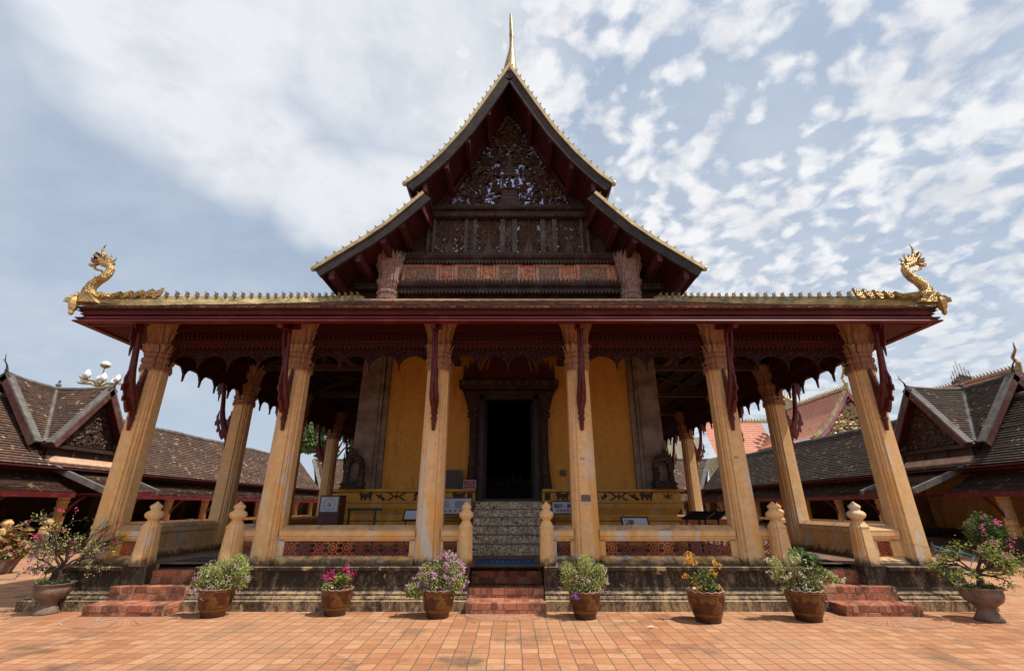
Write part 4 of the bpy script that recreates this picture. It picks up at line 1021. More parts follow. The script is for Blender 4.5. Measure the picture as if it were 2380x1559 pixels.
# slanting frame boards along the tympanum
mb = MB()
for sx in (-1, 1): mb.mark(); mb.beam((sx*(tw+.10), YG-.03, tb-.02), (sx*.08, YG-.03, tt+.20), .10, .10, (0, 1, 0))
mb.build_parts('tympanum_frame', SOFF, T)
def mould(mb, z0, z1, w_, y, curve=True):
    mb.mark()
    h = z1-z0; mb.loft([[(x, y, z0), (x, y-.05, z0+h*.2), (x, y-.08, z0+h*.5), (x, y-.05, z0+h*.85), (x, y, z1), (x, y+.2, z1), (x, y+.2, z0)] for x in (-w_, w_)])
def teeth(mb, z, h, w_, y, up_=True, step=.115, th=.03):
    mb.mark(); mb.box(-w_, w_, y-th*.45, y+.1, z-(.03 if up_ else -.005), z+(.005 if up_ else .03))
    n = int(2*w_/step)
    for i in range(n):
        x = -w_+(i+.5)*2*w_/n; a = step*.46; s_ = 1 if up_ else -1
        pl = [(-a, 0), (a, 0), (a*.95, s_*h*.35), (a*.4, s_*h*.6), (0, s_*h), (-a*.4, s_*h*.6), (-a*.95, s_*h*.35)]
        mb.prism(pl if up_ else pl[::-1], (x, y, z), (1, 0, 0), (0, 0, 1), th)
BW = MB(); TW = MB()
# band A under the tympanum
wA = xx_(1010, 500); mould(BW, zz_(507), zz_(496), wA, YG-.12); mould(BW, zz_(496), zz_(490), wA, YG-.20); teeth(TW, zz_(491), .14, wA, YG-.20); BW.box(-wA, wA, YG-.16, YG+.1, zz_(491), zz_(482)); mould(BW, zz_(512), zz_(507), wA+.1, YG-.16); teeth(TW, zz_(508), .14, wA+.1, YG-.24, False, .10)
# band B under the four panels
wB = xx_(925, 600); teeth(TW, zz_(603), .15, wB, YG-.28); mould(BW, zz_(611), zz_(603), wB, YG-.22); mould(BW, zz_(616), zz_(611), wB-.1, YG-.16); teeth(TW, zz_(615), .15, wB-.1, YG-.24, False, .11)
# band C at the bottom
wC = xx_(940, 675); wD = xx_(800, 690); teeth(TW, zz_(669), .14, wC+.1, YG-.36); mould(BW, zz_(677), zz_(669), wC+.3, YG-.30); mould(BW, zz_(685), zz_(677), wC+.4, YG-.24); teeth(TW, zz_(686), .13, wC+.5, YG-.32, False, .11)
for sx in (-1, 1):
    c = sx*4.15
    BW.mark(); TW.mark(); BW.box(c-.55, c+.55, YG-.2, YG+.1, zz_(678), zz_(672)); n = 10
    for i in range(n): TW.prism([(-.05, 0), (.05, 0), (0, .18)], (c-.5+.1*i, YG-.2, zz_(672)), (1, 0, 0), (0, 0, 1), .03)
    for k in range(5): BW.mark(); BW.box(*sorted((sx*3.85, sx*(4.85-.22*k))), YG-.06-.01*k, YG+.1, zz_(672)+.10+.15*k, zz_(672)+.17+.15*k)
    carve(TW, lambda u, v: True, (c, YG+.04, zz_(668)), (1, 0, 0), (0, 0, 1), (-.5, .4), (0, .6), 50, .12, 8)
BW.build_parts('gable_moulding', DARKW, T); TW.build_parts('carved_cresting', DARKW, T)
# four carved panels with posts
pz0, pz1 = zz_(592), zz_(514); pwid = xx_(992, 550)
pan = [(1010, 1078), (1106, 1160), (1199, 1253), (1291, 1345)]
for a, b in pan:
    xa, xb = at(a, 550, YG).x+.03, at(b, 550, YG).x+.03
    mb = MB(); mb.box(xa, xb, YG+.01, YG+.05, pz0, pz1); q0 = mb.build('carved_panel', MIRR2, T)
    m2 = MB(); c = (xa+xb)/2; hw = (xb-xa)/2
    carve(m2, lambda u, v: abs(u) < hw and pz0 < v < pz1, (c, YG-.01, 0), (1, 0, 0), (0, 0, 1), (-hw, 0), (pz0, pz1), 210, .11, int(a), sym=True)
    m2.tube([(c, YG-.02, pz0), (c+.02, YG-.03, (pz0+pz1)/2), (c, YG-.02, pz1-.1)], [.05, .03, .01], 6); m2.prism([(-.16, 0), (.16, 0), (.09, .3), (0, .62), (-.09, .3)], (c, YG-.02, pz0), (1, 0, 0), (0, 0, 1), .05)
    q = m2.build('foliage_carving', CARV, None); q.location = q.location-wloc(q0); q.parent = q0
mb = MB(); m2 = MB()
edges = [(992, 1010), (1078, 1106), (1160, 1199), (1253, 1291), (1345, 1365)]
for a, b in edges:
    xa, xb = at(a, 550, YG).x+.03, at(b, 550, YG).x+.03; w_ = xb-xa
    mb.mark(); m2.mark(); mb.box(xa, xa+w_*.28, YG-.12, YG+.05, pz0, pz1); mb.mark(); mb.box(xb-w_*.28, xb, YG-.12, YG+.05, pz0, pz1)
    m2.box(xa+w_*.28, xb-w_*.28, YG-.03, YG+.05, pz0, pz1); carve(m2, lambda u, v: True, ((xa+xb)/2, YG-.04, 0), (1, 0, 0), (0, 0, 1), (-w_*.2, w_*.2), (pz0, pz1-.05), 40, .08, int(a))
mb.build_parts('panel_post', GREYW, T); m2.build_parts('carved_strip', CARV, T)
# pink stucco frieze
fz0, fz1 = zz_(667), zz_(620); fw = xx_(935, 645)
mb = MB(); mb.box(-fw, fw, YG-.10, YG+.05, fz0, fz1)
bays = [(-3.05, -1.80), (-1.32, -.52), (-.30, .42+.1), (.95, 1.75), (2.05, 3.1)]
xs = [(at(a, 645, YG).x, at(b, 645, YG).x) for a, b in ((940, 1018), (1060, 1112), (1156, 1206), (1248, 1301), (1342, 1412))]
for a, b in xs:
    for e in (a, b): mb.box(e-.05, e+.05, YG-.16, YG-.05, fz0, fz1)
    mb.box(a, b, YG-.15, YG-.05, fz0, fz0+.07); mb.box(a, b, YG-.15, YG-.05, fz1-.09, fz1)
for i in range(4):
    a, b = xs[i][1], xs[i+1][0]; mb.box(a+.07, a+.12, YG-.15, YG-.05, fz0, fz1); mb.box(b-.12, b-.07, YG-.15, YG-.05, fz0, fz1)
INS = MB()
for a, b in xs: INS.mark(); INS.box(a+.05, b-.05, YG-.118, YG-.09, fz0+.07, fz1-.09)
INS.build_parts('frieze_inset', simple('faded_green_brown', (.22, .16, .12), .8, 0, .4, 14), T)
for a, b in xs: carve(mb, lambda u, v: True, ((a+b)/2, YG-.125, 0), (1, 0, 0), (0, 0, 1), (-(b-a)/2+.1, (b-a)/2-.1), (fz0+.1, fz1-.13), int(48*(b-a)), .11, int(abs(a)*10))
for i in range(4):
    a, b = xs[i][1]+.12, xs[i+1][0]-.12; carve(mb, lambda u, v: True, ((a+b)/2, YG-.11, 0), (1, 0, 0), (0, 0, 1), (-(b-a)/2+.02, (b-a)/2-.02), (fz0+.05, fz1-.1), 20, .09, i)
mb.build('pink_stucco_frieze', PINKC, T)
# gable capitals
for sx in (-1, 1):
    cx = sx*3.66; mb = MB(); zb = zz_(694, YG-.3); 
    capital(mb, zb-.05, 1.12, .86, True, cx, YG-.22, 6)
    for i in range(4):
        a = i*PI/2; o = Vector((math.cos(a), math.sin(a), 0)); sd2 = Vector((-math.sin(a), math.cos(a), 0))
        for j in range(7):
            u = (j-3)/7*2*.25; petal_strip(mb, Vector((cx, YG-.22, zb+.50))+o*.20+sd2*u, (o+sd2*u*1.9).normalized(), sd2, .88, .20, .095, 7, True, .025, 1.8)
    mb.build('gable_capital', simple('pinkish_stucco', (.31, .19, .145), .85, 0, .35, 12, .6, 40, .02), T)
# ================================================================== GALLERIES
TH2 = wood('dark_gallery_timber', (.10, .035, .028), (3, 3, 3), wear=(.16, .10, .08), rough=.75)
GWALL = plaster('gallery_wall', (.13, .075, .035), grime=.5, pk=.2, orange=(.2, .1, .03))
GWALR = plaster('gate_wall', (.40, .24, .10), grime=.5, pk=.4)
def uvfix(): pass
def gal_cols(par, pts, ax, sgn):
    """small redented columns with a block capital and a red brace towards the court; pts 2-D, ax 'x' or 'y' outward axis"""
    first = None
    for (x, y) in pts:
        if first is None:
            mb = MB(); mb.loft([plan(.17, .0), plan(.165, .3), plan(.15, 1.35)]); mb.loft([plan(.15, 1.33), plan(.18, 1.36), plan(.18, 1.42), plan(.15, 1.44), plan(.19, 1.56), plan(.21, 1.66)])
            first = mb.build('gallery_column', YEL, par, loc=(x, y, .45), world=False)
            m2 = MB(); pts_ = [(0, 0, .85), (0, -.04, 1.0), (0, -.16, 1.2), (0, -.42, 1.46), (0, -.66, 1.60)]
            m2.tube([(0, q[1]-.17, q[2]) for q in pts_], [.02, .05, .05, .045, .04], 6); q = m2.build('brace', REDB, None, loc=(0, 0, 0), world=False); q.parent = first
            q.rotation_euler.z = {('x', 1): PI/2, ('x', -1): -PI/2, ('y', -1): 0}[(ax, sgn)]
        else: copy_tree(first, loc=Vector((x, y, .45))-wloc(par))
def barge(mb_top, mb_face, a, b, inward):
    a = Vector(a); b = Vector(b); inward = Vector(inward)
    mb_top.beam(a-inward*.02, b-inward*.02, .26 if True else 0, .07, up=(b-a).cross(inward).cross(b-a) if False else (0, 0, 1))
    mb_face.beam(a+Vector((0, 0, -.16))-inward*.10, b+Vector((0, 0, -.16))-inward*.10, .06, .24)
def horn(mb, p, d, s=1.0):
    p = Vector(p); d = Vector(d)
    mb.tube([p, p+Vector((0, 0, .18*s))+d*.02*s, p+Vector((0, 0, .32*s))+d*.12*s, p+Vector((0, 0, .42*s))+d*.26*s, p+Vector((0, 0, .60*s))+d*.30*s, p+Vector((0, 0, .78*s))+d*.36*s], [.09*s, .05*s, .035*s, .028*s, .02*s, .005], 6)
    mb.tube([p+Vector((0, 0, .40*s))+d*.2*s, p+Vector((0, 0, .44*s))+d*.36*s, p+Vector((0, 0, .36*s))+d*.42*s], [.02*s, .018*s, .004], 5)
def gallery(sx, label, y0, y1, coly):
    g0 = empty('gallery_building', (sx*18.5, (y0+y1)/2, 0), label=label, cat='gallery', group='galleries around the courtyard')
    X = lambda v: sx*v
    def box(mb, xa, xb, ya, yb, za, zb): mb.box(*sorted((X(xa), X(xb))), ya, yb, za, zb)
    mb = MB(); box(mb, 16.45, 22.2, y0, y1, 0, .40); box(mb, 16.55, 22, y0, y1, .40, .452); mb.build('stained_base', STAIN, g0)
    mb = MB(); box(mb, 21.6, 21.9, y0, 49.2, .0, 3.6); mb.build('back_wall', GWALL, g0)
    if sx > 0: mb = MB(); box(mb, 19.6, 19.8, 17.4, 22.9, .4, 3.3); mb.build('gate_wall', GWALR, g0)
    mb = MB()
    for k in range(9): y = y0+2+5.6*k; mb.mark(); mb.loft([plan(.22, .45, X(18.9), y), plan(.18, 3.1, X(18.9), y)])
    mb.build_parts('inner_pillar', GWALL, g0)
    gal_cols(g0, [(X(16.95), y) for y in coly], 'x', -sx)
    # roofs
    def rp(mb, e0, e1, ys, course, th, seed):
        a, b = Vector((X(e0[0]), ys[1], e0[1])), Vector((X(e0[0]), ys[0], e0[1])); d_, c = Vector((X(e1[0]), ys[1], e1[1])), Vector((X(e1[0]), ys[0], e1[1]))
        if sx > 0: a, b, c, d_ = b, a, d_, c
        roof_patch(mb, a, b, c, d_, course, th, int((ys[1]-ys[0])*1.6), .05, .008, seed)
    tmat = TILE if sx < 0 else TILER
    mb = MB(); rp(mb, (17.15, 3.06), (19.5, 5.62), (y0, y1), .13, .05, 3); rp(mb, (22.4, 2.6), (19.5, 5.62), (y0, y1), .3, .03, 4); up_ = mb.build('upper_roof', tmat, g0)
    mb = MB(); rp(mb, (16.15, 2.14), (17.75, 2.98), (y0, 17.9), .10, .042, 5); rp(mb, (16.15, 2.14), (17.75, 2.98), (20.5, y1), .10, .042, 6); mb.build('lower_roof', tmat, g0)
    mb = MB(); rp(mb, (15.1, 2.22), (17.45, 3.10), (17.9, 20.5), .10, .03, 7); mb.build('porch_roof', TILE, g0)
    mb = MB(); box(mb, 16.2, 17.7, y0, y1, 2.05, 2.10); box(mb, 15.2, 16.2, 17.95, 20.45, 2.08, 2.12); box(mb, 16.6, 22, y0, y1, 2.95, 3.0); mb.build('soffit', SOFF, g0)
    mb = MB(); box(mb, 16.10, 16.22, y0, 17.9, 1.96, 2.13); mb.mark(); box(mb, 16.10, 16.22, 20.5, y1, 1.96, 2.13); mb.mark(); box(mb, 17.2, 17.34, y0, y1, 2.86, 3.05); mb.mark()
    box(mb, 15.06, 15.16, 17.9, 20.5, 2.06, 2.21); mb.build_parts('red_fascia', REDW, g0)
    mb = MB(); mb.beam((X(17.40), 17.86, 3.10), (X(15.02), 17.86, 2.20), .14, .20); mb.mark(); mb.beam((X(17.40), 20.54, 3.10), (X(15.02), 20.54, 2.20), .14, .20); mb.build_parts('verge_board', GREYC, g0)
    mb = MB(); mb.tube([(X(19.5), y0+k*(y1-y0)/30, 5.64+.02*math.sin(k*1.7)) for k in range(31)], .12, 8); mb.build('ridge_cap', GREYC, g0)
    mb = MB()
    for ya, yb in zip(coly[:-1], coly[1:]):
        if yb < 17 or ya > 21: box(mb, 16.88, 17.05, ya+.17, yb-.17, .45, .62); box(mb, 16.85, 17.08, ya+.17, yb-.17, .86, 1.02); mb.mark()
    if mb.v: mb.build_parts('railing', YEL, g0)
    # gate gable: raised roof and cross gable
    XR, YC, ZR = 19.5, 19.15, 6.34
    D = MB()
    def V(x, y, z): return Vector((X(x), y, z))
    def patch(a, b, c, d_, seed):
        if sx > 0: a, b, c, d_ = b, a, d_, c
        roof_patch(D, a, b, c, d_, .13, .05, 8, 0, .006, seed)
    za = 3.92
    patch(V(17.5, 17.45, za), V(17.5, 17.02, za), V(XR, 17.02, ZR+.12), V(XR, YC, ZR), 11)         # main, near, court side
    patch(V(17.5, 21.28, za), V(17.5, 20.85, za), V(XR, YC, ZR), V(XR, 21.28, ZR+.12), 12)
    patch(V(21.5, 17.02, za), V(21.5, 21.28, za), V(XR, 21.28, ZR+.1), V(XR, 17.02, ZR+.1), 13)
    # cross roof: two slopes
    if sx < 0:
        roof_patch(D, V(17.5, 17.42, za), V(17.12, 17.42, za), V(17.12, YC, ZR+.06), V(XR, YC, ZR), .13, .05, 6, 0, .006, 14)
        roof_patch(D, V(17.12, 20.88, za), V(17.5, 20.88, za), V(XR, YC, ZR), V(17.12, YC, ZR+.06), .13, .05, 6, 0, .006, 15)
    else:
        roof_patch(D, V(17.12, 17.42, za), V(17.5, 17.42, za), V(XR, YC, ZR), V(17.12, YC, ZR+.06), .13, .05, 6, 0, .006, 14)
        roof_patch(D, V(17.5, 20.88, za), V(17.12, 20.88, za), V(17.12, YC, ZR+.06), V(XR, YC, ZR), .13, .05, 6, 0, .006, 15)
    gr = D.build('gate_roof', tmat, g0)
    C = MB()
    def strip(a, b, w_=.2, h=.07): C.mark(); C.beam(a, b, w_, h)
    strip(V(17.48, 17.42, za+.03), V(XR, YC, ZR+.04), .17, .09); strip(V(17.48, 20.88, za+.03), V(XR, YC, ZR+.04), .17, .09)
    C.mark(); C.tube([V(XR, 17.0, ZR+.16), V(XR, 17.7, ZR+.07), V(XR, YC, ZR+.04), V(XR, 20.6, ZR+.07), V(XR, 21.3, ZR+.16)], .085, 8)
    C.mark(); C.tube([V(XR, YC, ZR+.04), V(18.3, YC, ZR+.02), V(17.6, YC, ZR+.06), V(17.1, YC, ZR+.12)], .085, 8)
    C.mark(); C.lathe([(.10, 0), (.12, .05), (.07, .08), (.11, .14), (.06, .2), (.04, .25), (.05, .33), (.02, .36)], tuple(V(XR, YC, ZR+.08)), 10)
    # verge strips (grey, broad) and red face boards
    E = MB()
    for (a, b, inw) in ((V(17.08, YC, ZR+.14), V(17.08, 17.30, za-.02), (sx, 0, 0)), (V(17.08, YC, ZR+.14), V(17.08, 21.0, za-.02), (sx, 0, 0)),
                        (V(XR, 17.0, ZR+.20), V(17.38, 17.0, za-.02), (0, 1, 0)), (V(XR, 17.0, ZR+.20), V(21.62, 17.0, za-.02), (0, 1, 0)),
                        (V(XR, 21.3, ZR+.20), V(17.38, 21.3, za-.02), (0, -1, 0))):
        inw = Vector(inw); C.mark(); n = (b-a).cross(inw); n.normalize()
        if n.z < 0: n = -n
        C.loft([[p+inw*.24+n*.02, p-inw*.04+n*.02, p-inw*.04-n*.05, p+inw*.24-n*.05] for p in (a, b)])
        E.mark(); E.loft([[p-inw*.035-n*.05, p-inw*.035-n*.28, p+inw*.02-n*.28, p+inw*.02-n*.05] for p in (a, b)])
    C.build_parts('ridge_strip', GREYC, g0); E.build_parts('bargeboard', TH2, g0)
    H = MB(); horn(H, V(17.06, YC, ZR+.16), (-sx*.9, 0, .2), .62); H.mark(); horn(H, V(XR, 16.98, ZR+.22), (sx*.3, -.7, .4), .72); H.mark(); horn(H, V(XR, 21.32, ZR+.2), (0, .8, 0), .6); H.build_parts('horn_finial', BARKD, g0)
    # gable field, red soffit, mouldings, ledge
    E = MB(); xg = 17.55
    E.prism([(-1.55, 3.95), (1.55, 3.95), (0, 6.2)], V(xg, YC, 0), (0, -sx, 0), (0, 0, 1), .06)
    gf = E.build('gable_field', DARKW, g0)
    E = MB(); carve(E, lambda u, v: abs(u) < 1.35*(1-(v-4.0)/2.1) and v > 4.02, V(xg-.05, YC, 0), (0, -sx, 0), (0, 0, 1), (-1.4, 0), (4.0, 6.0), 90, .16, 5, sym=True)
    q = E.build('foliage_carving', CARV, None); q.location = q.location-wloc(gf); q.parent = gf
    E = MB()
    for s in (-1, 1): E.mark(); E.loft([[V(x, YC, ZR-.02), V(x, YC+s*1.80, za-.06), V(x, YC+s*1.80, za-.10), V(x, YC, ZR-.10)] for x in (17.14, 17.6)])
    E.build_parts('red_soffit', SOFF, g0)
    E = MB(); box(E, 17.36, 17.6, YC-1.7, YC+1.7, 3.84, 3.90); E.mark(); box(E, 17.30, 17.6, YC-1.75, YC+1.75, 3.76, 3.83); E.mark(); box(E, 17.45, 17.6, YC-1.6, YC+1.6, 3.46, 3.76); E.mark()
    for k in range(4): box(E, 17.40, 17.5, YC-1.6+k*1.06, YC-1.5+k*1.06, 3.46, 3.76)
    E.build_parts('gable_moulding', DARKW, g0)
    E = MB(); E.loft([[V(17.62, y, 3.48), V(17.40, y, 3.46), V(17.20, y, 3.24), V(17.24, y, 3.12), V(17.7, y, 3.12)] for y in (YC-1.55, YC+1.55)]); E.build('sloping_ledge', PEACH, g0)
    # low posts with lotus finials before the gate
    for y in (16.25, 17.65):
        mb = MB(); w_ = .15; mb.loft([plan(.17, 0), plan(.15, .5), plan(.155, .53), plan(.09, .62)]); mb.lathe([(.09, .61), (.10, .64), (.17, .70), (.175, .75), (.12, .81), (.10, .83), (.11, .85), (.02, .87)], (0, 0, 0), 12)
        mb.build('gate_post', YEL, g0, loc=V(16.6, y, .4), world=False)
    return g0
gallery(-1, 'long tiled gallery along the left edge, under the white lotus lamp', 9.0, 43.2, [12.7+2.84*i for i in range(11)])
gallery(1, 'long tiled gallery along the right edge, in front of the orange-red temple roof', 9.0, 43.2, [11.0+2.80*i for i in range(12) if i != 3])
# back gallery
gb = empty('gallery_building', (0, 46, 0), label='far gallery with brown tiled roof closing the courtyard behind the temple', cat='gallery', group='galleries around the courtyard')
mb = MB(); mb.box(-20, 20, 43.2, 49, 0, .40); mb.build('stained_base', STAIN, gb)
mb = MB(); mb.box(-21.6, 21.6, 48.4, 48.7, .0, 3.6); mb.build('back_wall', GWALL, gb)
mb = MB(); roof_patch(mb, (-17.5, 43.8, 3.06), (17.5, 43.8, 3.06), (19.5, 46.3, 5.95), (-19.5, 46.3, 5.95), .16, .04, 60, .05, .01, 3); roof_patch(mb, (20, 49.4, 2.6), (-20, 49.4, 2.6), (-19.5, 46.3, 5.95), (19.5, 46.3, 5.95), .4, .03, 4); mb.build('upper_roof', TILE, gb)
mb = MB(); roof_patch(mb, (-16.2, 42.6, 2.14), (16.2, 42.6, 2.14), (17.6, 44.3, 2.98), (-17.6, 44.3, 2.98), .12, .03, 50, .02, .01, 5); mb.build('lower_roof', TILE, gb)
mb = MB(); mb.box(-16.2, 16.2, 42.56, 42.68, 1.96, 2.13); mb.mark(); mb.box(-17, 17, 43.8, 43.95, 2.84, 3.05); mb.build_parts('red_fascia', REDW, gb)
mb = MB(); mb.tube([(-19.5+k*1.3, 46.3, 5.98+.02*math.sin(k*2.1)) for k in range(31)], .13, 8); mb.mark()
for sx in (-1, 1): mb.mark(); mb.beam((sx*17.2, 43.5, 3.1), (sx*19.4, 46.2, 5.95), .35, .1)
mb.build_parts('ridge_cap', GREYC, gb)
gal_cols(gb, [(-15.4+2.8*k, 43.4) for k in range(12)], 'y', -1)

# ================================================================== BEYOND THE WALLS
MAG = simple('faded_magenta_paint', (.40, .14, .19), .7, 0, .3, 2, .1); CREAMG = simple('gilded_cream', (.50, .38, .19), .5, .3, .3, 3, .2)
def crest_line(par, a, b, step, h, mat=GOLDD, th=.05):
    a = Vector(a); b = Vector(b); L = (b-a).length; ux = (b-a).normalized(); mb = MB(); n = int(L/step)
    for i in range(n):
        mb.prism([(-step*.28, 0), (step*.28, 0), (step*.22, h*.4), (step*.42, h), (-step*.1, h*.6)], a+ux*(step*(i+.5)), ux, (0, 0, 1), th)
    mb.box(0, 0.001, 0, .001, 0, .001, Matrix.Translation(a)); return mb.build('ridge_crest', mat, par, kind='stuff')
def spire_cluster(par, c, s=1.0, mat=CREAMG):
    mb = MB(); c = Vector(c)
    for k, (dx, h) in enumerate(((0, 1.0), (-.16, .82), (.16, .82), (-.31, .64), (.31, .64), (-.46, .46), (.46, .46))):
        p = c+Vector((0, dx*s*1.9, 0)); H = 1.6*h*s
        mb.box(p.x-.06*s, p.x+.06*s, p.y-.10*s, p.y+.10*s, p.z-.1, p.z+H*.45)
        mb.lathe([(.13*s, H*.42), (.10*s, H*.5), (.04*s, H*.58), (.02*s, H*.75), (.015*s, H*1.35), (.002, H*1.42)], tuple(p), 6)
        for q in range(4): mb.lathe([(.02, 0), ((.12-.02*q)*s, .02*s), (.02, .04*s)], (p.x, p.y, p.z+H*(.86+.13*q)), 6)
    mb.box(c.x-.1*s, c.x+.1*s, c.y-1.0*s, c.y+1.0*s, c.z-.15, c.z+.12*s)
    return mb.build('spire_ornament', mat, par)
def red_temple(name, label, xr, ya, yb, zr, hw, ze, tile, mat_r, wing=None, gab=True, s=1.0):
    t = empty(name, (xr, (ya+yb)/2, 0), label=label, cat='temple', group='temple buildings beyond the courtyard wall')
    mb = MB(); mb.box(xr-hw+1, xr+hw-1, ya+.8, yb-.8, 0, ze); mb.build('wall', simple(name+'_wall', (.6, .48, .3), .8, 0, .2, 1), t)
    mb = MB(); N = 6; pr = [(hw*u, zr-(zr-ze)*(1-(1-u)**1.35)) for u in [i/N for i in range(N+1)]]
    for i in range(N):
        for sx in (-1, 1):
            a, b = (xr+sx*pr[i+1][0], pr[i+1][1]), (xr+sx*pr[i][0], pr[i][1])
            A0, A1, B0, B1 = Vector((a[0], ya, a[1])), Vector((a[0], yb, a[1])), Vector((b[0], ya, b[1])), Vector((b[0], yb, b[1]))
            if sx < 0: roof_patch(mb, A1, A0, B0, B1, .25, .04, 6)
            else: roof_patch(mb, A0, A1, B1, B0, .25, .04, 6)
    mb.build('roof', tile, t)
    mb = MB(); mb.box(xr-.15, xr+.15, ya-.1, yb, zr, zr+.22); mb.build('ridge', mat_r, t); crest_line(t, (xr, ya, zr+.2), (xr, yb, zr+.2), .30*s, .34*s, mat_r)
    mb = MB(); m2 = MB(); m3 = MB()
    for sx in (-1, 1):
        P_ = [Vector((xr+sx*u, ya-.12, z+.1)) for u, z in pr]; mb.mark(); m2.mark()
        mb.loft([[p+Vector((0, -.05, .05)), p+Vector((0, -.05, -.20)), p+Vector((0, .25, -.20)), p+Vector((0, .25, .05))] for p in P_])
        m2.loft([[p+Vector((0, -.02, -.20)), p+Vector((0, -.02, -.62)), p+Vector((0, .1, -.62)), p+Vector((0, .1, -.20))] for p in P_])
        n = 22
        for k in range(n):
            u = hw*(k+.7)/n; v = u/hw; z = zr-(zr-ze)*(1-(1-v)**1.35); m3.prism([(-.10, 0), (.10, 0), (.02, .32)], (xr+sx*u, ya-.12, z+.12), (1, 0, 0), (0, 0, 1), .06)
        e = P_[-1]; horn(m3, e, (sx, 0, .2), 1.0)
    mb.build_parts('golden_verge', mat_r, t); m2.build_parts('bargeboard', MAG, t); m3.build('gable_crest', mat_r, t)
    m = MB(); m.prism([(-hw*.92, ze-.2), (hw*.92, ze-.2), (0, zr-.5)], (xr, ya+.3, 0), (1, 0, 0), (0, 0, 1), .1); gf = m.build('gable_field', simple(name+'_gable', (.16, .035, .05), .6, 0, .3, 4), t)
    m = MB(); carve(m, lambda u, v: abs(u) < hw*.9*(1-(v-ze)/(zr-.6-ze)) and v > ze-.1, (xr, ya+.2, 0), (1, 0, 0), (0, 0, 1), (-hw, 0), (ze-.1, zr-.6), 170, .42, 3, sym=True)
    q = m.build('gilded_scrolls', CREAMG, None); q.location = q.location-wloc(gf); q.parent = gf
    m = MB(); m.tube([(xr, ya-.1, zr), (xr, ya-.25, zr+.5), (xr-.05, ya-.05, zr+1.0), (xr-.1, ya-.5, zr+1.5), (xr-.25, ya-.7, zr+2.1)], [.22, .16, .12, .09, .02], 8); m.build('naga_finial', mat_r, t)
    return t
RT = red_temple('temple_building', 'orange-red tiled temple roof with golden crest and scroll gable beyond the right gallery', 28.55, 38.0, 47.5, 11.0, 3.6, 7.0, TILEO, CREAMG)
mb = MB(); roof_patch(mb, (20.5, 46.6, 6.2), (27.0, 46.6, 6.2), (27.0, 49.5, 10.2), (20.5, 49.5, 10.2), .25, .04, 12); mb.build('wing_roof', TILEO, RT)
mb = MB(); mb.box(20.5, 28.5, 49.4, 49.7, 10.15, 10.4); mb.build('wing_ridge', CREAMG, RT); crest_line(RT, (20.5, 49.5, 10.38), (28, 49.5, 10.38), .32, .34, CREAMG)
spire_cluster(RT, (28.55, 46.6, 11.2), 1.35)
mb = MB(); mb.box(20.6, 27, 47, 49.4, 0, 6.3); mb.build('wing_wall', CREAMG, RT)
R2 = red_temple('temple_building', 'second temple ridge with dark crest and tall gold naga finial at the right edge', 40.0, 34.6, 43.0, 11.75, 5.0, 6.0, TILEO, simple('old_gold', (.34, .22, .12), .6, .3, .3, 4))
spire_cluster(R2, (40, 39.2, 11.9), .95, simple('bronze_spires', (.13, .09, .07), .6, .2, .3, 4))

# street lamp with lotus globes
LMP = empty('lotus_lamp', (-26.0, 28.0, 0), label='tall lamp with white lotus-bud globes on golden arms, behind the left gallery roof', cat='street lamp')
GLOBE = simple('white_glass_globe', (.80, .80, .78), .25, 0, .03, 2, 0)
lx, ly = -26.0, 28.0
mb = MB(); mb.lathe([(.25, 0), (.2, .4), (.11, .6), (.09, 8.4), (.12, 8.6), (.05, 8.8), (.03, 9.3), (.03, 9.62)], (lx, ly, 0), 10); mb.build('lamp_post', GOLDD, LMP)
mb = MB(); mb.lathe([(.02, -.16), (.15, -.10), (.25, .02), (.27, .10), (.22, .20), (.10, .28), (.01, .30)], (lx, ly, 9.72), 14); mb.build('top_globe', GLOBE, LMP, smooth=True)
mb = MB(); mb.lathe([(.02, -.18), (.17, -.11), (.265, -.02), (.272, .02), (.02, -.1)], (lx, ly, 9.71), 14); mb.build('globe_cup', GOLDD, LMP)
for k in range(6):
    a = k*PI/3+.35; c, s = math.cos(a), math.sin(a); R1 = 1.05 if k % 2 == 0 else .95; zt = 8.62 if k % 2 == 0 else 8.5
    mb = MB(); mb.tube([(lx, ly, 8.3), (lx+c*.4, ly+s*.4, zt), (lx+c*.8, ly+s*.8, zt-.02), (lx+c*R1*1.1, ly+s*R1*1.1, zt+.0), (lx+c*R1*1.25, ly+s*R1*1.25, zt+.1)], [.05, .07, .06, .05, .01], 6); mb.build('lamp_arm', GOLDD, LMP)
    mb = MB(); mb.lathe([(.08, 0), (.17, .10), (.20, .22), (.18, .36), (.11, .50), (.01, .60)], (lx+c*R1*.82, ly+s*R1*.82, zt+.02), 12); mb.build('lamp_globe', GLOBE, LMP, smooth=True)
    mb = MB()
    for j in range(6):
        b = j*PI/3; mb.tube([(lx+c*R1*.82+.19*math.cos(b-.3), ly+s*R1*.82+.19*math.sin(b-.3), zt+.08), (lx+c*R1*.82+.215*math.cos(b), ly+s*R1*.82+.215*math.sin(b), zt+.26), (lx+c*R1*.82+.19*math.cos(b+.3), ly+s*R1*.82+.19*math.sin(b+.3), zt+.08)], .012, 4)
    mb.build('globe_cage', GOLDD, LMP)

LMP.location.z += .38
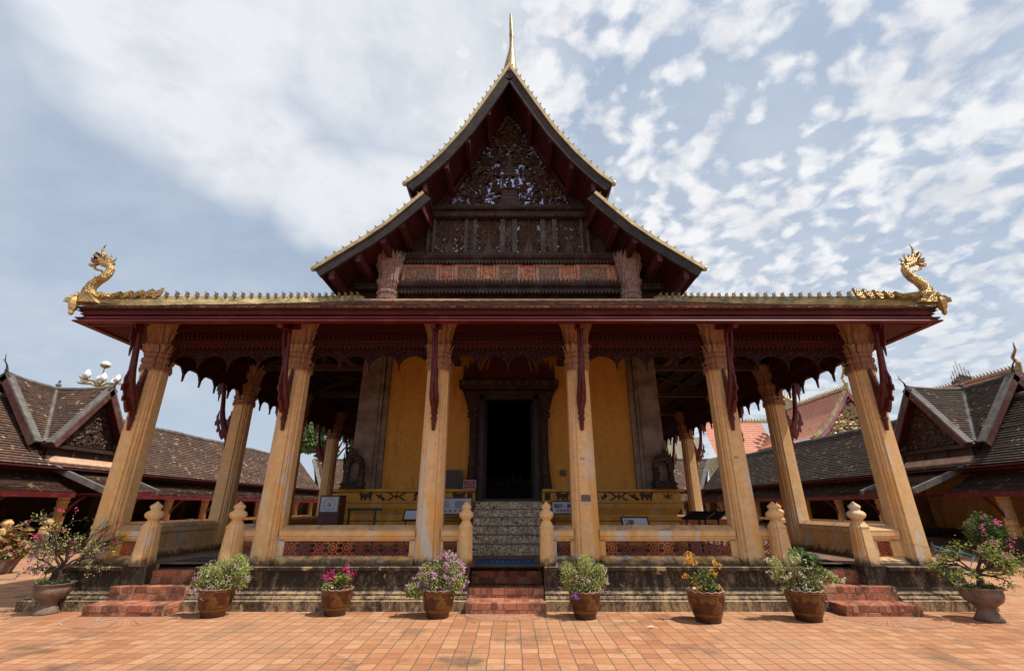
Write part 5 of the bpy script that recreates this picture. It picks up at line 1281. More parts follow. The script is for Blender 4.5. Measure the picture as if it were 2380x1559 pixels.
# far building with antenna, orange tank
FB = empty('house', (20.4, 62, 0), label='pale flat-roofed building far off between the right columns', cat='building')
mb = MB(); mb.box(19.4, 24.5, 60, 66, 0, 9.1); mb.mark(); mb.box(20.6, 24.5, 60, 66, 9.1, 10.1); mb.mark(); mb.box(20.8, 21.4, 59.95, 60.0, 7.9, 8.4); mb.build_parts('wall', simple('pale_concrete', (.55, .47, .38), .8, 0, .2, .5), FB)
AN = MB()
for dx, h in ((0, 16.5), (.55, 15.0), (-.35, 13.6)): AN.tube([(18.7+dx, 63, 0), (18.7+dx, 63, h)], .05, 4)
for k in range(22): AN.beam((18.7, 63, 6+k*.45), (19.25, 63, 6+k*.45+.45*(k % 2)), .03, .03)
tag(AN.build('radio_mast', simple('mast_grey', (.2, .2, .22), .7, 0, .1, 3, 0)), 'thin lattice radio mast far off between the right columns', 'antenna')

# ================================================================== TREES AND PLANTS
def leafcloud(mb, clumps, n, size, rr, flat=.5, droop=0):
    for _ in range(n):
        c, r = rr.choice(clumps)
        d_ = Vector((rr.gauss(0, 1), rr.gauss(0, 1), rr.gauss(0, 1))); d_.normalize(); q = Vector(c)+d_*r*(rr.random()**.45)
        L = size*rr.uniform(.6, 1.35); W = L*.30
        ax = Vector((rr.uniform(-1, 1), rr.uniform(-1, 1), rr.uniform(-.7, .5)-droop)); ax.normalize(); nn = (Vector((rr.uniform(-1, 1), rr.uniform(-1, 1), rr.uniform(.2, 1.6)))+d_*.5); sd_ = ax.cross(nn)
        if sd_.length < 1e-3: continue
        sd_.normalize(); up_ = sd_.cross(ax); m_ = q+ax*L*.45
        i = len(mb.v); mb.v.extend([tuple(q), tuple(m_+sd_*W+up_*W*.35), tuple(q+ax*L-up_*L*.1), tuple(m_-sd_*W+up_*W*.35)])
        mb.fi([i, i+1, i+2]); mb.fi([i, i+2, i+3])
def bract(mb, p, r, rr, n=5):
    for _ in range(n):
        d_ = Vector((rr.gauss(0, 1), rr.gauss(0, 1), rr.gauss(0, 1))); d_.normalize(); c = Vector(p)+d_*r*.75
        for k in range(3):
            a = Vector((rr.gauss(0, 1), rr.gauss(0, 1), rr.gauss(0, 1)))+d_*.8; a.normalize(); s = a.cross(d_)
            if s.length < 1e-3: continue
            s.normalize(); L = r*.75; i = len(mb.v); mb.v.extend([tuple(c), tuple(c+a*L*.5+s*L*.38), tuple(c+a*L), tuple(c+a*L*.5-s*L*.38)]); mb.fi([i, i+1, i+2, i+3])
def tree(label, x, y, h, r, n, mat, size, seed, name='broadleaf_tree', group=None):
    rr = random.Random(seed); t = empty(name, (x, y, 0), label=label, cat='tree', group=group); mb = MB()
    mb.tube([(x, y, 0), (x+.1, y, h*.3), (x-.05, y+.1, h*.5), (x, y, h*.75)], [r*.10, r*.075, r*.055, r*.02], 8); cl = []
    for k in range(16):
        a = rr.uniform(0, 2*PI); e = rr.uniform(-.35, 1); q = Vector((x+math.cos(a)*r*.72*math.sqrt(1-min(1, abs(e))**2*.7), y+math.sin(a)*r*.72, h-r*.8+e*r*.75)); cl.append((q, r*rr.uniform(.25, .42)))
        if k < 9: mb.tube([(x, y, h*.45), ((x+q.x)/2, (y+q.y)/2, (h*.5+q.z)/2), tuple(q)], [r*.035, r*.022, r*.008], 5)
    mb.build('trunk', BARK, t); mb = MB(); leafcloud(mb, cl, n, size, rr, droop=.4); mb.build('crown', mat, t)
tree('tall dense green tree seen between the left columns, behind the far gallery', -24.2, 62, 13.6, 4.9, 20000, LEAFT, .42, 2)
tree('lighter green tree right of the tall one, behind the far gallery', -20.5, 66, 10.6, 2.6, 5000, LEAFT, .40, 3)
tree('small bright tree low behind the far gallery roof, between the left columns', -16.5, 58, 8.2, 2.0, 3500, LEAFY, .35, 5)
tree('treetop just above the far left gallery ridge', -37, 50, 8.4, 2.2, 2500, LEAFT, .4, 6)
def palm(label, x, y, h, seed, L=2.4):
    rr = random.Random(seed); t = empty('palm_tree', (x, y, 0), label=label, cat='palm'); mb = MB(); mb.tube([(x, y, 0), (x+.1, y, h*.5), (x, y, h)], [.2, .14, .10], 7); mb.build('trunk', BARK, t); mb = MB()
    for k in range(16):
        a = 2*PI*k/16+rr.uniform(-.2, .2); e = rr.uniform(.1, 1.2); P_ = [Vector((x, y, h))+Vector((math.cos(a)*L*s*math.cos(e*(1-s*.6)), math.sin(a)*L*s*math.cos(e*(1-s*.6)), L*s*math.sin(e)*(1-.75*s)-.5*s*s)) for s in [i/8 for i in range(9)]]
        mb.tube(P_, [.03-.003*i for i in range(9)], 4)
        for i in range(1, 9):
            for sd_ in (-1, 1):
                d_ = (P_[i]-P_[i-1]).normalized(); s_ = d_.cross(Vector((0, 0, 1))).normalized()*sd_
                q = P_[i]; mb.face([q, q+d_*.10, q+s_*.5*(1-.06*i)+d_*.3-Vector((0, 0, .2))])
    mb.build('fronds', LEAFY, t)
palm('pale palm fronds above the far gallery, in the right-hand verandah gap', 18.3, 58, 7.9, 4); palm('banana-like fronds behind the far gallery in the left gap', -16.0, 52, 6.4, 8, 1.8)

def pot_mesh(o, kind, s=1.0):
    """o: empty at the base"""
    mb = MB(); loc = wloc(o)
    if kind == 'pot':
        wav = lambda k, a, r: (r*(1+(.015*math.cos(a*14) if k in (6, 7, 8) else 0)), .010*math.cos(a*14) if k in (6, 7, 8, 9) else 0)
        mb.lathe([(.185, 0), (.20, .012), (.200, .05), (.238, .13), (.272, .23), (.290, .33), (.288, .40), (.302, .44), (.298, .455), (.265, .448), (.255, .40), (.24, .36)], (0, 0, 0), 56, wav)
        for k in range(len(mb.v)): mb.v[k] = tuple(c*s for c in mb.v[k])
        p = mb.build('pot', GLAZE, o, smooth=True, loc=loc, world=False)
        m2 = MB(); m2.lathe([(.288, .43), (.302, .444), (.297, .458), (.262, .452)], (0, 0, 0), 56, lambda k, a, r: (r*(1+.015*math.cos(a*14))+.002, .010*math.cos(a*14)+.002), cap=False)
        for k in range(len(m2.v)): m2.v[k] = tuple(c*s for c in m2.v[k])
        q = m2.build('pot_rim', RIM, None, smooth=True, loc=(0, 0, 0), world=False); q.parent = p
        m3 = MB(); m3.lathe([(.25*s, .385*s), (.12*s, .40*s), (.0, .39*s)], (0, 0, 0), 24, lambda k, a, r: (r, .01*math.sin(a*3+k))); m3.build('soil', SOIL, o, loc=loc, world=False)
        return .40*s
    flut = lambda k, a, r: (r*(1+.02*math.cos(a*12)*(1 if 1 <= k <= 12 else 0)), 0)
    mb.lathe([(.24, 0), (.25, .03), (.21, .09), (.165, .18), (.15, .22), (.175, .24), (.16, .265), (.22, .30), (.31, .37), (.355, .46), (.36, .52), (.345, .575), (.36, .59), (.395, .61), (.40, .635), (.365, .63), (.33, .58)], (0, 0, 0), 36, flut)
    for k in range(len(mb.v)): mb.v[k] = tuple(c*s for c in mb.v[k])
    mb.build('urn', URN, o, smooth=True, loc=loc, world=False)
    m3 = MB(); m3.lathe([(.34*s, .585*s), (.2*s, .60*s), (.0, .61*s)], (0, 0, 0), 24); m3.build('soil', SOIL, o, loc=loc, world=False)
    m4 = MB(); rr = random.Random(5); leafcloud(m4, [((.22*s*math.cos(a), .22*s*math.sin(a), .61*s), .10*s) for a in [k*.6 for k in range(11)]], 900, .035, rr); m4.build('moss', LEAFD, o, loc=loc, world=False)
    return .60*s
def potted(name, label, px, py, s, kind, clumps, nl, leaf, lsz, flowers, seed, twigs=24, dens=1.0):
    """clumps: (dx, dz, r[, dy]) relative to the rim centre; flowers: list of (material, [(dx, dy, dz)...], r, name)"""
    rb = (.19 if kind == 'pot' else .25)*s; s *= .90; rb *= .9; b = atz(px, py, 0); o = empty(name, (b.x, b.y+rb, 0), label=label, cat='potted plant', group='potted plants in front of the temple')
    zr = pot_mesh(o, kind, s); rr = random.Random(seed); L = wloc(o); cl = []; KS = .84; lsz *= .88; nl = int(nl*.85)
    clumps = [tuple(v*KS for v in q) for q in clumps]; flowers = [(fm, [tuple(v*KS for v in q) for q in pts], r*.9, nb) for fm, pts, r, nb in flowers]
    for c in clumps: cl.append((Vector((c[0], c[3] if len(c) > 3 else rr.uniform(-.1, .1), zr+c[1])), c[2]))
    mb = MB()
    for k in range(twigs):
        c, r = cl[k % len(cl)]; e = c+Vector((rr.uniform(-1, 1), rr.uniform(-1, 1), rr.uniform(-.6, 1)))*r*.9; b0 = Vector((rr.uniform(-.06, .06), rr.uniform(-.06, .06), zr-.02)); m_ = b0.lerp(e, .5)+Vector((rr.uniform(-.06, .06), rr.uniform(-.06, .06), .05))
        mb.tube([b0, b0.lerp(m_, .5)+Vector((0, 0, .03)), m_, m_.lerp(e, .5)+Vector((rr.uniform(-.03, .03), 0, .02)), e], [.010, .008, .006, .004, .002], 5)
    mb.build('stems', BARK, o, loc=L, world=False)
    leaf = leaf if isinstance(leaf, list) else [(leaf, 1.0)]
    for lm, fr in leaf:
        mb = MB(); leafcloud(mb, cl, int(nl*fr), lsz, rr); mb.build('foliage', lm, o, loc=L, world=False)
    for fm, pts, r, nb in flowers:
        mb = MB()
        for p in pts: bract(mb, (p[0], p[1], zr+p[2]), r, rr, nb)
        mb.build('blossoms', fm, o, loc=L, world=False)
    return o
def scat(cl, n, seed, k=1.0, front=True):
    rr = random.Random(seed); out = []
    for _ in range(n):
        c = rr.choice(cl); a = rr.uniform(0, 2*PI); e = rr.uniform(-.6, 1); r = c[2]*k
        out.append((c[0]+math.cos(a)*r*math.sqrt(max(0, 1-e*e*.8)), (c[3] if len(c) > 3 else 0)-abs(math.sin(a))*r*.9 if front else 0, c[1]+e*r*.9))
    return out
c1 = [(-.28, .30, .18), (-.05, .38, .22), (.20, .42, .22), (.40, .38, .18), (-.38, .12, .16), (.42, .18, .16), (.15, .15, .2), (-.15, .08, .15), (.30, .52, .16)]
potted('bougainvillea', 'wide bush of pale leaves with lilac flowers low on its left, in a banded pot', 478, 1437, 1.0, 'pot', c1, 5200, [(LEAFY, .75), (LEAF, .3)], .032, [(PLIL, [(-.35, -.25, .02), (-.30, -.28, .06), (-.02, -.3, .07), (.03, -.3, .10), (-.05, -.3, .04), (-.2, -.3, -.03), (.30, -.22, .2), (.45, -.1, .0), (.5, 0, .16), (-.1, -.3, -.08)]+scat(c1, 12, 4), .034, 5), (PWHT, scat(c1, 26, 8), .022, 3)], 11, 44)
c2 = [(.0, .10, .13), (-.05, .2, .12), (.08, .18, .12), (.16, .26, .08), (-.18, .10, .08)]
potted('bougainvillea', 'small bush with crimson flower tufts in a scallop-rimmed pot', 769, 1433, .95, 'pot', c2, 620, LEAF, .05, [(PMAG, [(-.30, -.05, .26), (-.24, 0, .30), (-.2, -.04, .26), (-.14, 0, .31), (-.12, -.05, .34), (-.25, -.05, .22), (-.10, -.05, .22), (.10, -.03, .40), (.14, 0, .44), (.08, 0, .36), (.16, -.04, .34), (.20, 0, .30), (.24, 0, .33), (.28, -.02, .28), (.30, 0, .32), (.14, -.05, .26), (.2, 0, .24), (-.17, -.06, .14)], .040, 6)], 12, 14)
c3 = [(-.2, .35, .2), (.05, .45, .22), (.28, .38, .2), (-.35, .18, .16), (.35, .2, .18), (.0, .18, .24), (-.5, .06, .13), (-.15, .05, .18), (.15, .62, .12), (.22, .05, .14), (.10, .60, .07), (-.42, -.0, .1), (-.55, .0, .08)]
potted('bougainvillea', 'large bush thick with lilac flowers beside the left of the middle steps', 1013, 1439, .98, 'pot', c3, 4200, [(LEAFY, .35), (LEAF, .7)], .042, [(PLIL, scat(c3, 105, 5, 1.05), .044, 5)], 13, 40)
c4 = [(-.1, .35, .24), (.15, .40, .22), (-.3, .25, .18), (.30, .22, .2), (.1, .15, .22), (.02, .55, .16), (-.32, .42, .14), (.34, .4, .12), (-.15, .1, .16)]
potted('bougainvillea', 'round yellow-green bush with few purple flowers, right of the middle steps', 1364, 1441, .95, 'pot', c4, 5200, [(LEAFY, .7), (LEAF, .4)], .030, [(PLIL, [(.0, -.3, .28), (.05, -.3, .25), (-.05, -.28, .24), (.42, -.1, .4), (.46, -.05, .2), (.44, 0, .02), (-.2, -.3, .42), (.3, -.2, .1), (-.5, 0, .5), (.4, -.2, .25), (-.46, 0, .08)], .035, 5), (PPNK, scat(c4, 14, 3), .02, 3), (PPUR, [(-.20, -.30, .02), (-.17, -.32, .0), (-.23, -.3, .0)], .045, 8)], 14, 46)
c5 = [(.05, .25, .12), (-.02, .36, .10), (.0, .12, .10), (.14, .14, .09), (.22, .30, .06), (-.14, .30, .07), (.12, .02, .09), (-.22, .22, .05)]
potted('bougainvillea', 'sparse bush with bright yellow-orange flower heads in a scallop-rimmed pot', 1658, 1450, 1.05, 'pot', c5, 560, [(LEAF, .5), (LEAFD, .5)], .055, [(PYEL, [(-.27, 0, .66), (-.22, 0, .67), (-.16, 0, .66), (-.20, 0, .60), (-.25, -.02, .61), (-.22, 0, .54), (-.28, 0, .50), (-.20, -.02, .50), (-.12, 0, .50), (-.08, 0, .50), (-.16, 0, .58), (-.37, 0, .30), (-.32, 0, .30), (-.27, 0, .26), (-.20, -.04, .18), (-.15, -.05, .12), (-.12, -.05, .08), (-.18, -.06, .06), (-.1, -.06, .14), (.18, 0, .36), (.22, 0, .33), (.25, 0, .36), (.26, 0, .52), (.30, 0, .50), (.35, 0, .46), (.24, 0, .56), (.0, -.05, .05), (.28, -.03, .12)], .040, 6)], 15, 16)
c6 = [(-.25, .40, .22), (.05, .45, .22), (-.05, .2, .22), (-.45, .3, .16), (.28, .35, .18), (-.25, .05, .16), (.2, .1, .18), (.42, .22, .14), (-.5, .5, .12), (-.1, .6, .14), (.62, .22, .06), (.5, .3, .08)]
c7 = [(.15, .62, .16), (.3, .5, .14), (.1, .7, .1), (.1, .0, .15)]
pw = potted('bougainvillea', 'sprawling white-flowered bush with a long twig reaching right, beside the right steps', 1897, 1447, 1.05, 'pot', c6, 3600, [(LEAFY, .7), (LEAF, .4)], .034, [(PWHT, scat(c6, 80, 9)+[(.74, -.1, .24), (.72, -.1, .2), (.77, -.1, .22), (-.6, -.1, .36), (-.66, -.1, .38)], .036, 5)], 16, 56)
mb = MB(); rr = random.Random(3); leafcloud(mb, [(Vector((a*.8, 0, .38+z*.76)), r*.8) for a, z, r, *b_ in c7], 90, .17, rr); mb.build('broad_leaves', LEAFD, pw, loc=wloc(pw), world=False)
# bonsai-like bougainvilleas in stone urns
def bonsai(label, px, py, s, seed, dirs, leaf, nleaf, lsz, fl, lean=(0, 0), ks=.8):
    dirs = [tuple(q[:3])+((q[3] if len(q) > 3 else .32)*ks,) for q in dirs]
    b = atz(px, py, 0); o = empty('bougainvillea_tree', (b.x, b.y+.25*s, 0), label=label, cat='potted plant'); zr = pot_mesh(o, 'urn', s); L = wloc(o); rr = random.Random(seed); mb = MB(); tips = []; mids = []
    def br(p, d_, ln, rad, dep):
        pts = [p]; q = p; dd = Vector(d_)
        for i in range(4):
            dd = (dd+Vector((rr.gauss(0, .22), rr.gauss(0, .22), rr.gauss(0, .18)-.02))).normalized(); q = q+dd*ln/4; q.z = max(q.z, zr-.12) if dep > 1 else q.z; pts.append(q)
        mb.tube(pts, [rad*(1-.13*i) for i in range(5)], 6 if dep < 2 else 4); mids.extend(pts[2:] if dep > 1 else [])
        if dep >= 4: tips.append(q); return
        for k in range(3 if dep < 3 else 2):
            br(q if k else pts[3], (dd+Vector((rr.gauss(0, .55), rr.gauss(0, .55), rr.gauss(0, .35)+.05))).normalized(), ln*rr.uniform(.62, .85), rad*.58, dep+1)
    t0 = Vector((lean[0], 0, zr)); mb.tube([t0, t0+Vector((.02, 0, .12)), t0+Vector((.0, 0, .22))], [.06, .045, .042], 8)
    for d_ in dirs: br(t0+Vector((0, 0, .2)), Vector(d_[:3]).normalized(), d_[3] if len(d_) > 3 else .32, .026, 1)
    mb.build('branches', BARKD, o, loc=L, world=False)
    m2 = MB(); leafcloud(m2, [(p, .06) for p in tips+mids[::2]], nleaf, lsz, rr)
    m2.build('foliage', leaf, o, loc=L, world=False)
    for fm, n, r, cond in fl:
        m3 = MB(); c = [p for p in tips if cond(p)]
        for k in range(min(n, len(c)*3)): p = rr.choice(c); bract(m3, p+Vector((rr.uniform(-.05, .05), 0, .02)), r, rr, 4)
        if m3.v: m3.build('blossoms', fm, o, loc=L, world=False)
    return o
bonsai('sparse twisted bush with magenta and purple flowers in a grey stone urn, leftmost in front', 80, 1431, .72, 4, [(-.9, -.1, .35, .50), (-.7, .3, .8, .50), (-.6, 0, .9, .5), (-.2, 0, 1, .40), (.5, .1, .9, .42), (.9, 0, .6, .42), (-1, .1, .05, .30), (.3, .5, .6, .3), (0, -.5, .7, .3), (.8, -.2, .35, .3)], LEAFY, 1700, .030,
       [(PMAG, 26, .038, lambda p: p.z > .8), (PPUR, 10, .055, lambda p: p.x < -.4 and p.z < .8)], lean=(.05, 0), ks=.88)
bonsai('leafy gnarled bush with pink flowers in a brown stone urn, rightmost in front', 2328, 1448, .74, 9, [(-.9, 0, .4, .36), (-.5, .3, .9, .34), (.1, 0, 1, .36), (.7, .1, .8, .36), (1, 0, .4, .34), (-.9, .2, .1, .3), (.3, -.4, .8, .3), (.9, -.1, .1, .3)], LEAF, 1900, .040,
       [(PPNK, 13, .036, lambda p: p.z > .8)], lean=(.03, 0), ks=.70)
# bush in the background right and croton at the left edge, white flowers beyond the parapet
def bgbush(name, label, x, y, z, cl, n, leaf, lsz, fl, potr=.25):
    o = empty(name, (x, y, z), label=label, cat='potted plant'); mb = MB(); mb.lathe([(potr*.7, 0), (potr, .3), (potr*1.1, .36), (potr*.9, .34)], (0, 0, 0), 18); mb.build('pot', URN, o, loc=(x, y, z), world=False)
    rr = random.Random(int(x*7)); mb = MB(); leafcloud(mb, [(Vector(c[:3]), c[3]) for c in cl], n, lsz, rr); mb.build('foliage', leaf, o, loc=(x, y, z), world=False)
    mb = MB()
    for c in cl: mb.tube([(0, 0, .3), (c[0]*.6, c[1]*.5, .3+(c[2]-.3)*.6), (c[0], c[1], c[2])], [.02, .014, .005], 5)
    mb.build('stems', BARKD, o, loc=(x, y, z), world=False)
    for fm, k, r in fl:
        mb = MB()
        for _ in range(k): c = rr.choice(cl); bract(mb, (c[0]+rr.uniform(-1, 1)*c[3], c[1]-c[3]*.8, c[2]+rr.uniform(-.3, 1)*c[3]), r, rr, 5)
        mb.build('blossoms', fm, o, loc=(x, y, z), world=False)
bgbush('bougainvillea', 'dark round bush with pink flowers standing before the right gallery', at(2308, 1290, 14.0).x, 14.0, 0, [(0, 0, .95, .35), (-.3, 0, 1.0, .3), (.35, 0, .95, .3), (0, 0, 1.25, .28), (-.1, 0, .7, .3), (.25, 0, .65, .25)], 3600, LEAFD, .06, [(PPNK, 16, .06)], .3)
bgbush('croton', 'red and yellow leaved croton in a pot, cut by the left edge', at(12, 1290, 13.4).x, 13.4, 0, [(0, 0, .6, .25), (-.3, 0, .75, .25), (.25, 0, .6, .22), (.05, 0, .9, .25), (.1, 0, .75, .2)], 420, [LEAFX][0], .20, [(PPNK, 4, .06)], .32)
bgbush('white_flowering_shrub', 'white flowering shrub behind the left parapet', -10.2, 15.2, 0, [(0, 0, .9, .3), (-.5, 0, .95, .25), (.5, 0, .95, .25), (.3, 0, 1.1, .2)], 1500, LEAF, .05, [(PWHT, 26, .06)], .3)
bgbush('yellow_shrub', 'small yellow shrub seen over the left railing', -11.6, 27.5, 0, [(0, 0, .9, .3), (.3, 0, .8, .3), (-.3, 0, .9, .25)], 900, LEAFX, .09, [(PYEL, 8, .07)], .3)
bgbush('green_shrub', 'green tufted shrub behind the right parapet', 10.6, 15.4, 0, [(0, 0, .8, .3), (-.4, 0, .85, .25), (.3, 0, .9, .25)], 700, LEAFY, .10, [], .3)
# ================================================================== THINGS ON THE PORCH
def tagged(mb, name, mat, label, cat, group=None, parent=None): return tag(mb.build(name, mat, parent), label, cat, group)
ZF = .662
# doormats
mt = MB(); c = [atz(1103, 1312, ZF+.012), atz(1248, 1312, ZF+.012), atz(1244, 1297, ZF+.012), atz(1110, 1297, ZF+.012)]; MTL = empty('doormat', (0, c[0].y, ZF), label='long blue doormat at the foot of the marbled stairs', cat='doormat')
mt.box(c[0].x, c[1].x, c[0].y, c[2].y, ZF, ZF+.014); bevel(mt.build('mat', MATB, MTL), .006)
def text(par, s, loc, size, mat, rot=(PI/2, 0, 0), name='lettering', ext=.001):
    cu = bpy.data.curves.new(name, 'FONT'); cu.body = s; cu.size = size; cu.align_x = 'CENTER'; cu.align_y = 'CENTER'; cu.extrude = ext; cu.materials.append(mat)
    t_ = bpy.data.objects.new(name, cu); COL.objects.link(t_); me = bpy.data.meshes.new_from_object(t_.evaluated_get(bpy.context.evaluated_depsgraph_get())); bpy.data.objects.remove(t_)
    o = bpy.data.objects.new(name, me); COL.objects.link(o); o.parent = par; o.location = Vector(loc)-wloc(par); o.rotation_euler = rot; return o
m2 = MB(); rr = random.Random(2); yy = (c[0].y+c[2].y)/2
for k in range(12):
    x = c[0].x+.28+k*.10; m2.tube([(x, yy-.05, ZF+.0155), (x+rr.uniform(-.02, .03), yy+rr.uniform(-.04, .04), ZF+.0155), (x+rr.uniform(0, .05), yy+.05, ZF+.0155)], .007, 4)
m2.build('faded_letters', simple('mat_letter', (.16, .24, .34), .9, 0, .1, 5, 0), MTL)
for x0, x1, lab in ((-6.40, -5.20, 'dark mat in the left side opening'), (5.25, 6.30, 'dark mat in the right side opening')):
    m = MB(); m.box(x0, x1, 9.75, 10.5, ZF, ZF+.014); tagged(m, 'doormat', MATG, lab, 'doormat')
# maroon cabinet with a paper notice
a = at(745, 1150, 11.2); b = at(792, 1150, 11.2); CB = empty('donation_box', ((a.x+b.x)/2, 11.3, ZF), label='tall maroon wooden box with a white paper notice, left on the porch', cat='box')
mb = MB(); mb.box(a.x, b.x, 11.2, 11.6, .98, a.z); mb.mark(); mb.box(a.x-.06, b.x+.06, 11.14, 11.66, .90, .98); mb.build_parts('cabinet', MAROON, CB)
mb = MB()
for xx in (a.x-.02, b.x+.02):
    for y in (11.2, 11.6): mb.mark(); mb.box(xx-.03, xx+.03, y-.03, y+.03, ZF, .90)
mb.build_parts('leg', MAROON, CB)
mb = MB(); mb.box(a.x+.03, b.x-.04, 11.192, 11.198, a.z-.36, a.z-.04); pn = mb.build('paper_notice', PAPER, CB)
mb = MB(); cx_, cz_ = (a.x+b.x)/2, a.z-.20
for k in range(26):
    A, B = 2*PI*k/26, 2*PI*(k+.7)/26; mb.beam((cx_+.13*math.cos(A), 11.19, cz_+.13*math.sin(A)), (cx_+.13*math.cos(B), 11.19, cz_+.13*math.sin(B)), .008, .008)
mb.box(cx_-.035, cx_-.02, 11.186, 11.19, cz_-.03, cz_+.05); mb.box(cx_-.01, cx_+.04, 11.186, 11.19, cz_-.04, cz_-.01); mb.box(cx_+.005, cx_+.03, 11.186, 11.19, cz_-.01, cz_+.02)
q = mb.build('round_emblem', INKB, None); q.location = q.location-wloc(pn); q.parent = pn
# black barrier frame
a = at(812, 1184, 11.5); b = at(884, 1184, 11.5); FR = empty('barrier', ((a.x+b.x)/2, 11.5, ZF), label='black metal frame barrier standing on the porch beside the maroon box', cat='barrier')
mb = MB(); mb.box(a.x-.03, b.x+.04, 11.47, 11.53, a.z-.02, a.z+.04); mb.build('top_bar', BLACK, FR)
mb = MB()
for x in (a.x, b.x-.12): mb.mark(); mb.box(x-.02, x+.02, 11.48, 11.52, ZF, a.z); mb.box(x-.02, x+.02, 11.3, 11.7, ZF, ZF+.03)
mb.build_parts('leg', BLACK, FR)
def board(name, label, x0, x1, z0, z1, y, tilt=0, legs=True, lines=True, pic=None, yaw=0, mat=PAPER, frame=None):
    o = empty(name, ((x0+x1)/2, y, ZF), yaw, label=label, cat='information board', group='information boards on the porch'); W = x1-x0; H = z1-z0; L = wloc(o)
    Mx = Matrix.Translation((0, 0, z0-ZF)) @ Matrix.Rotation(-tilt, 4, 'X')
    mb = MB(); mb.box(-W/2, W/2, 0, .02, 0, H, Mx); p = mb.build('panel', mat, o, loc=L, world=False)
    mb = MB()
    for bx in ((-W/2-.03, -W/2, -.01, H+.03), (W/2, W/2+.03, -.01, H+.03)): mb.box(bx[0], bx[1], -.005, .03, -.03, H+.03, Mx)
    for zz in (-.03, H): mb.box(-W/2-.03, W/2+.03, -.004, .028, zz, zz+.03, Mx)
    mb.build('board_frame', frame or MAROON, o, loc=L, world=False)
    if legs:
        mb = MB()
        for x in (-W/2+.04, W/2-.04): mb.mark(); mb.box(x-.018, x+.018, .02, .05, 0, z0-ZF+.03)
        mb.build_parts('leg', MAROON, o, loc=L, world=False)
    if lines:
        mb = MB(); rr = random.Random(int(abs(x0)*100))
        for col in (0, 1):
            for k in range(14):
                u0 = -W/2+.04+col*W/2; u1 = u0+(W/2-.08)*rr.uniform(.35, 1); z = H-.05-k*(H-.16)/14; mb.box(u0, u1, -.003, -.001, z, z+.006, Mx)
        q = mb.build('text_lines', INK, None, loc=(0, 0, 0), world=False); q.parent = p
        mb = MB()
        for k in range(6): u = -W/2+.08+k*(W-.14)/6; mb.prism([(0, 0), (.04, .03), (.08, .0), (.06, .05), (.09, .06), (.0, .06), (.03, .035)], Mx @ Vector((u, -.003, .02)), (1, 0, 0), (0, 0, 1), .002)
        q = mb.build('small_emblems', INKR, None, loc=(0, 0, 0), world=False); q.parent = p
    if pic:
        mb = MB(); mb.box(-W*.42, -W*.05, -.003, -.001, H*.1, H*.85, Mx); q = mb.build('picture', pic, None, loc=(0, 0, 0), world=False); q.parent = p
    return o
a = at(1012, 1158, 11.75); b = at(1094, 1193, 11.75); board('information_board', 'white text board between the third column and the left newel post', a.x, b.x, b.z, a.z, 11.75)
a = at(1283, 1166, 11.75); b = at(1345, 1192, 11.75); board('information_board', 'white text board right of the marbled stairs, behind the fourth column', a.x, b.x, b.z, a.z, 11.75)
m, g, bb = material('wat_picture'); p = g.pos(); g.put(bb.inputs['Base Color'], g.ramp(g.noise(p, 9, 4), [(.4, (.35, .34, .33)), (.5, (.30, .10, .05)), (.6, (.08, .07, .07))])); PIC = m
a = at(1448, 1196, 10.4); b = at(1508, 1226, 10.4); board('information_board', 'slanted board with a red-brown picture over the right railing', a.x, b.x, b.z-.05, a.z, 10.35, R(38), pic=PIC, lines=False, frame=BLACK)
a = at(940, 1180, 10.6); b = at(1005, 1206, 10.6); board('information_board', 'slanted grey board half hidden by the third column', a.x, b.x, b.z, a.z, 10.6, R(40), lines=False)
a = at(1378, 1150, 10.5); board('information_board', 'upright board seen almost edge-on right of the fourth column', a.x-.45, a.x+.12, 1.5, 1.95, 10.9, R(10), yaw=R(-35))
for px_, y_, lab in ((1612, 10.8, 'dark slanted reading stand seen from the side, nearer the hall plinth'), (1642, 11.0, 'dark slanted reading stand seen from the side, right one')):
    a = at(px_, 1195, y_); board('reading_stand', lab, a.x-.30, a.x+.30, 1.42, 1.72, y_, R(66), lines=False, mat=BLACK, frame=BLACK, yaw=R(-62))
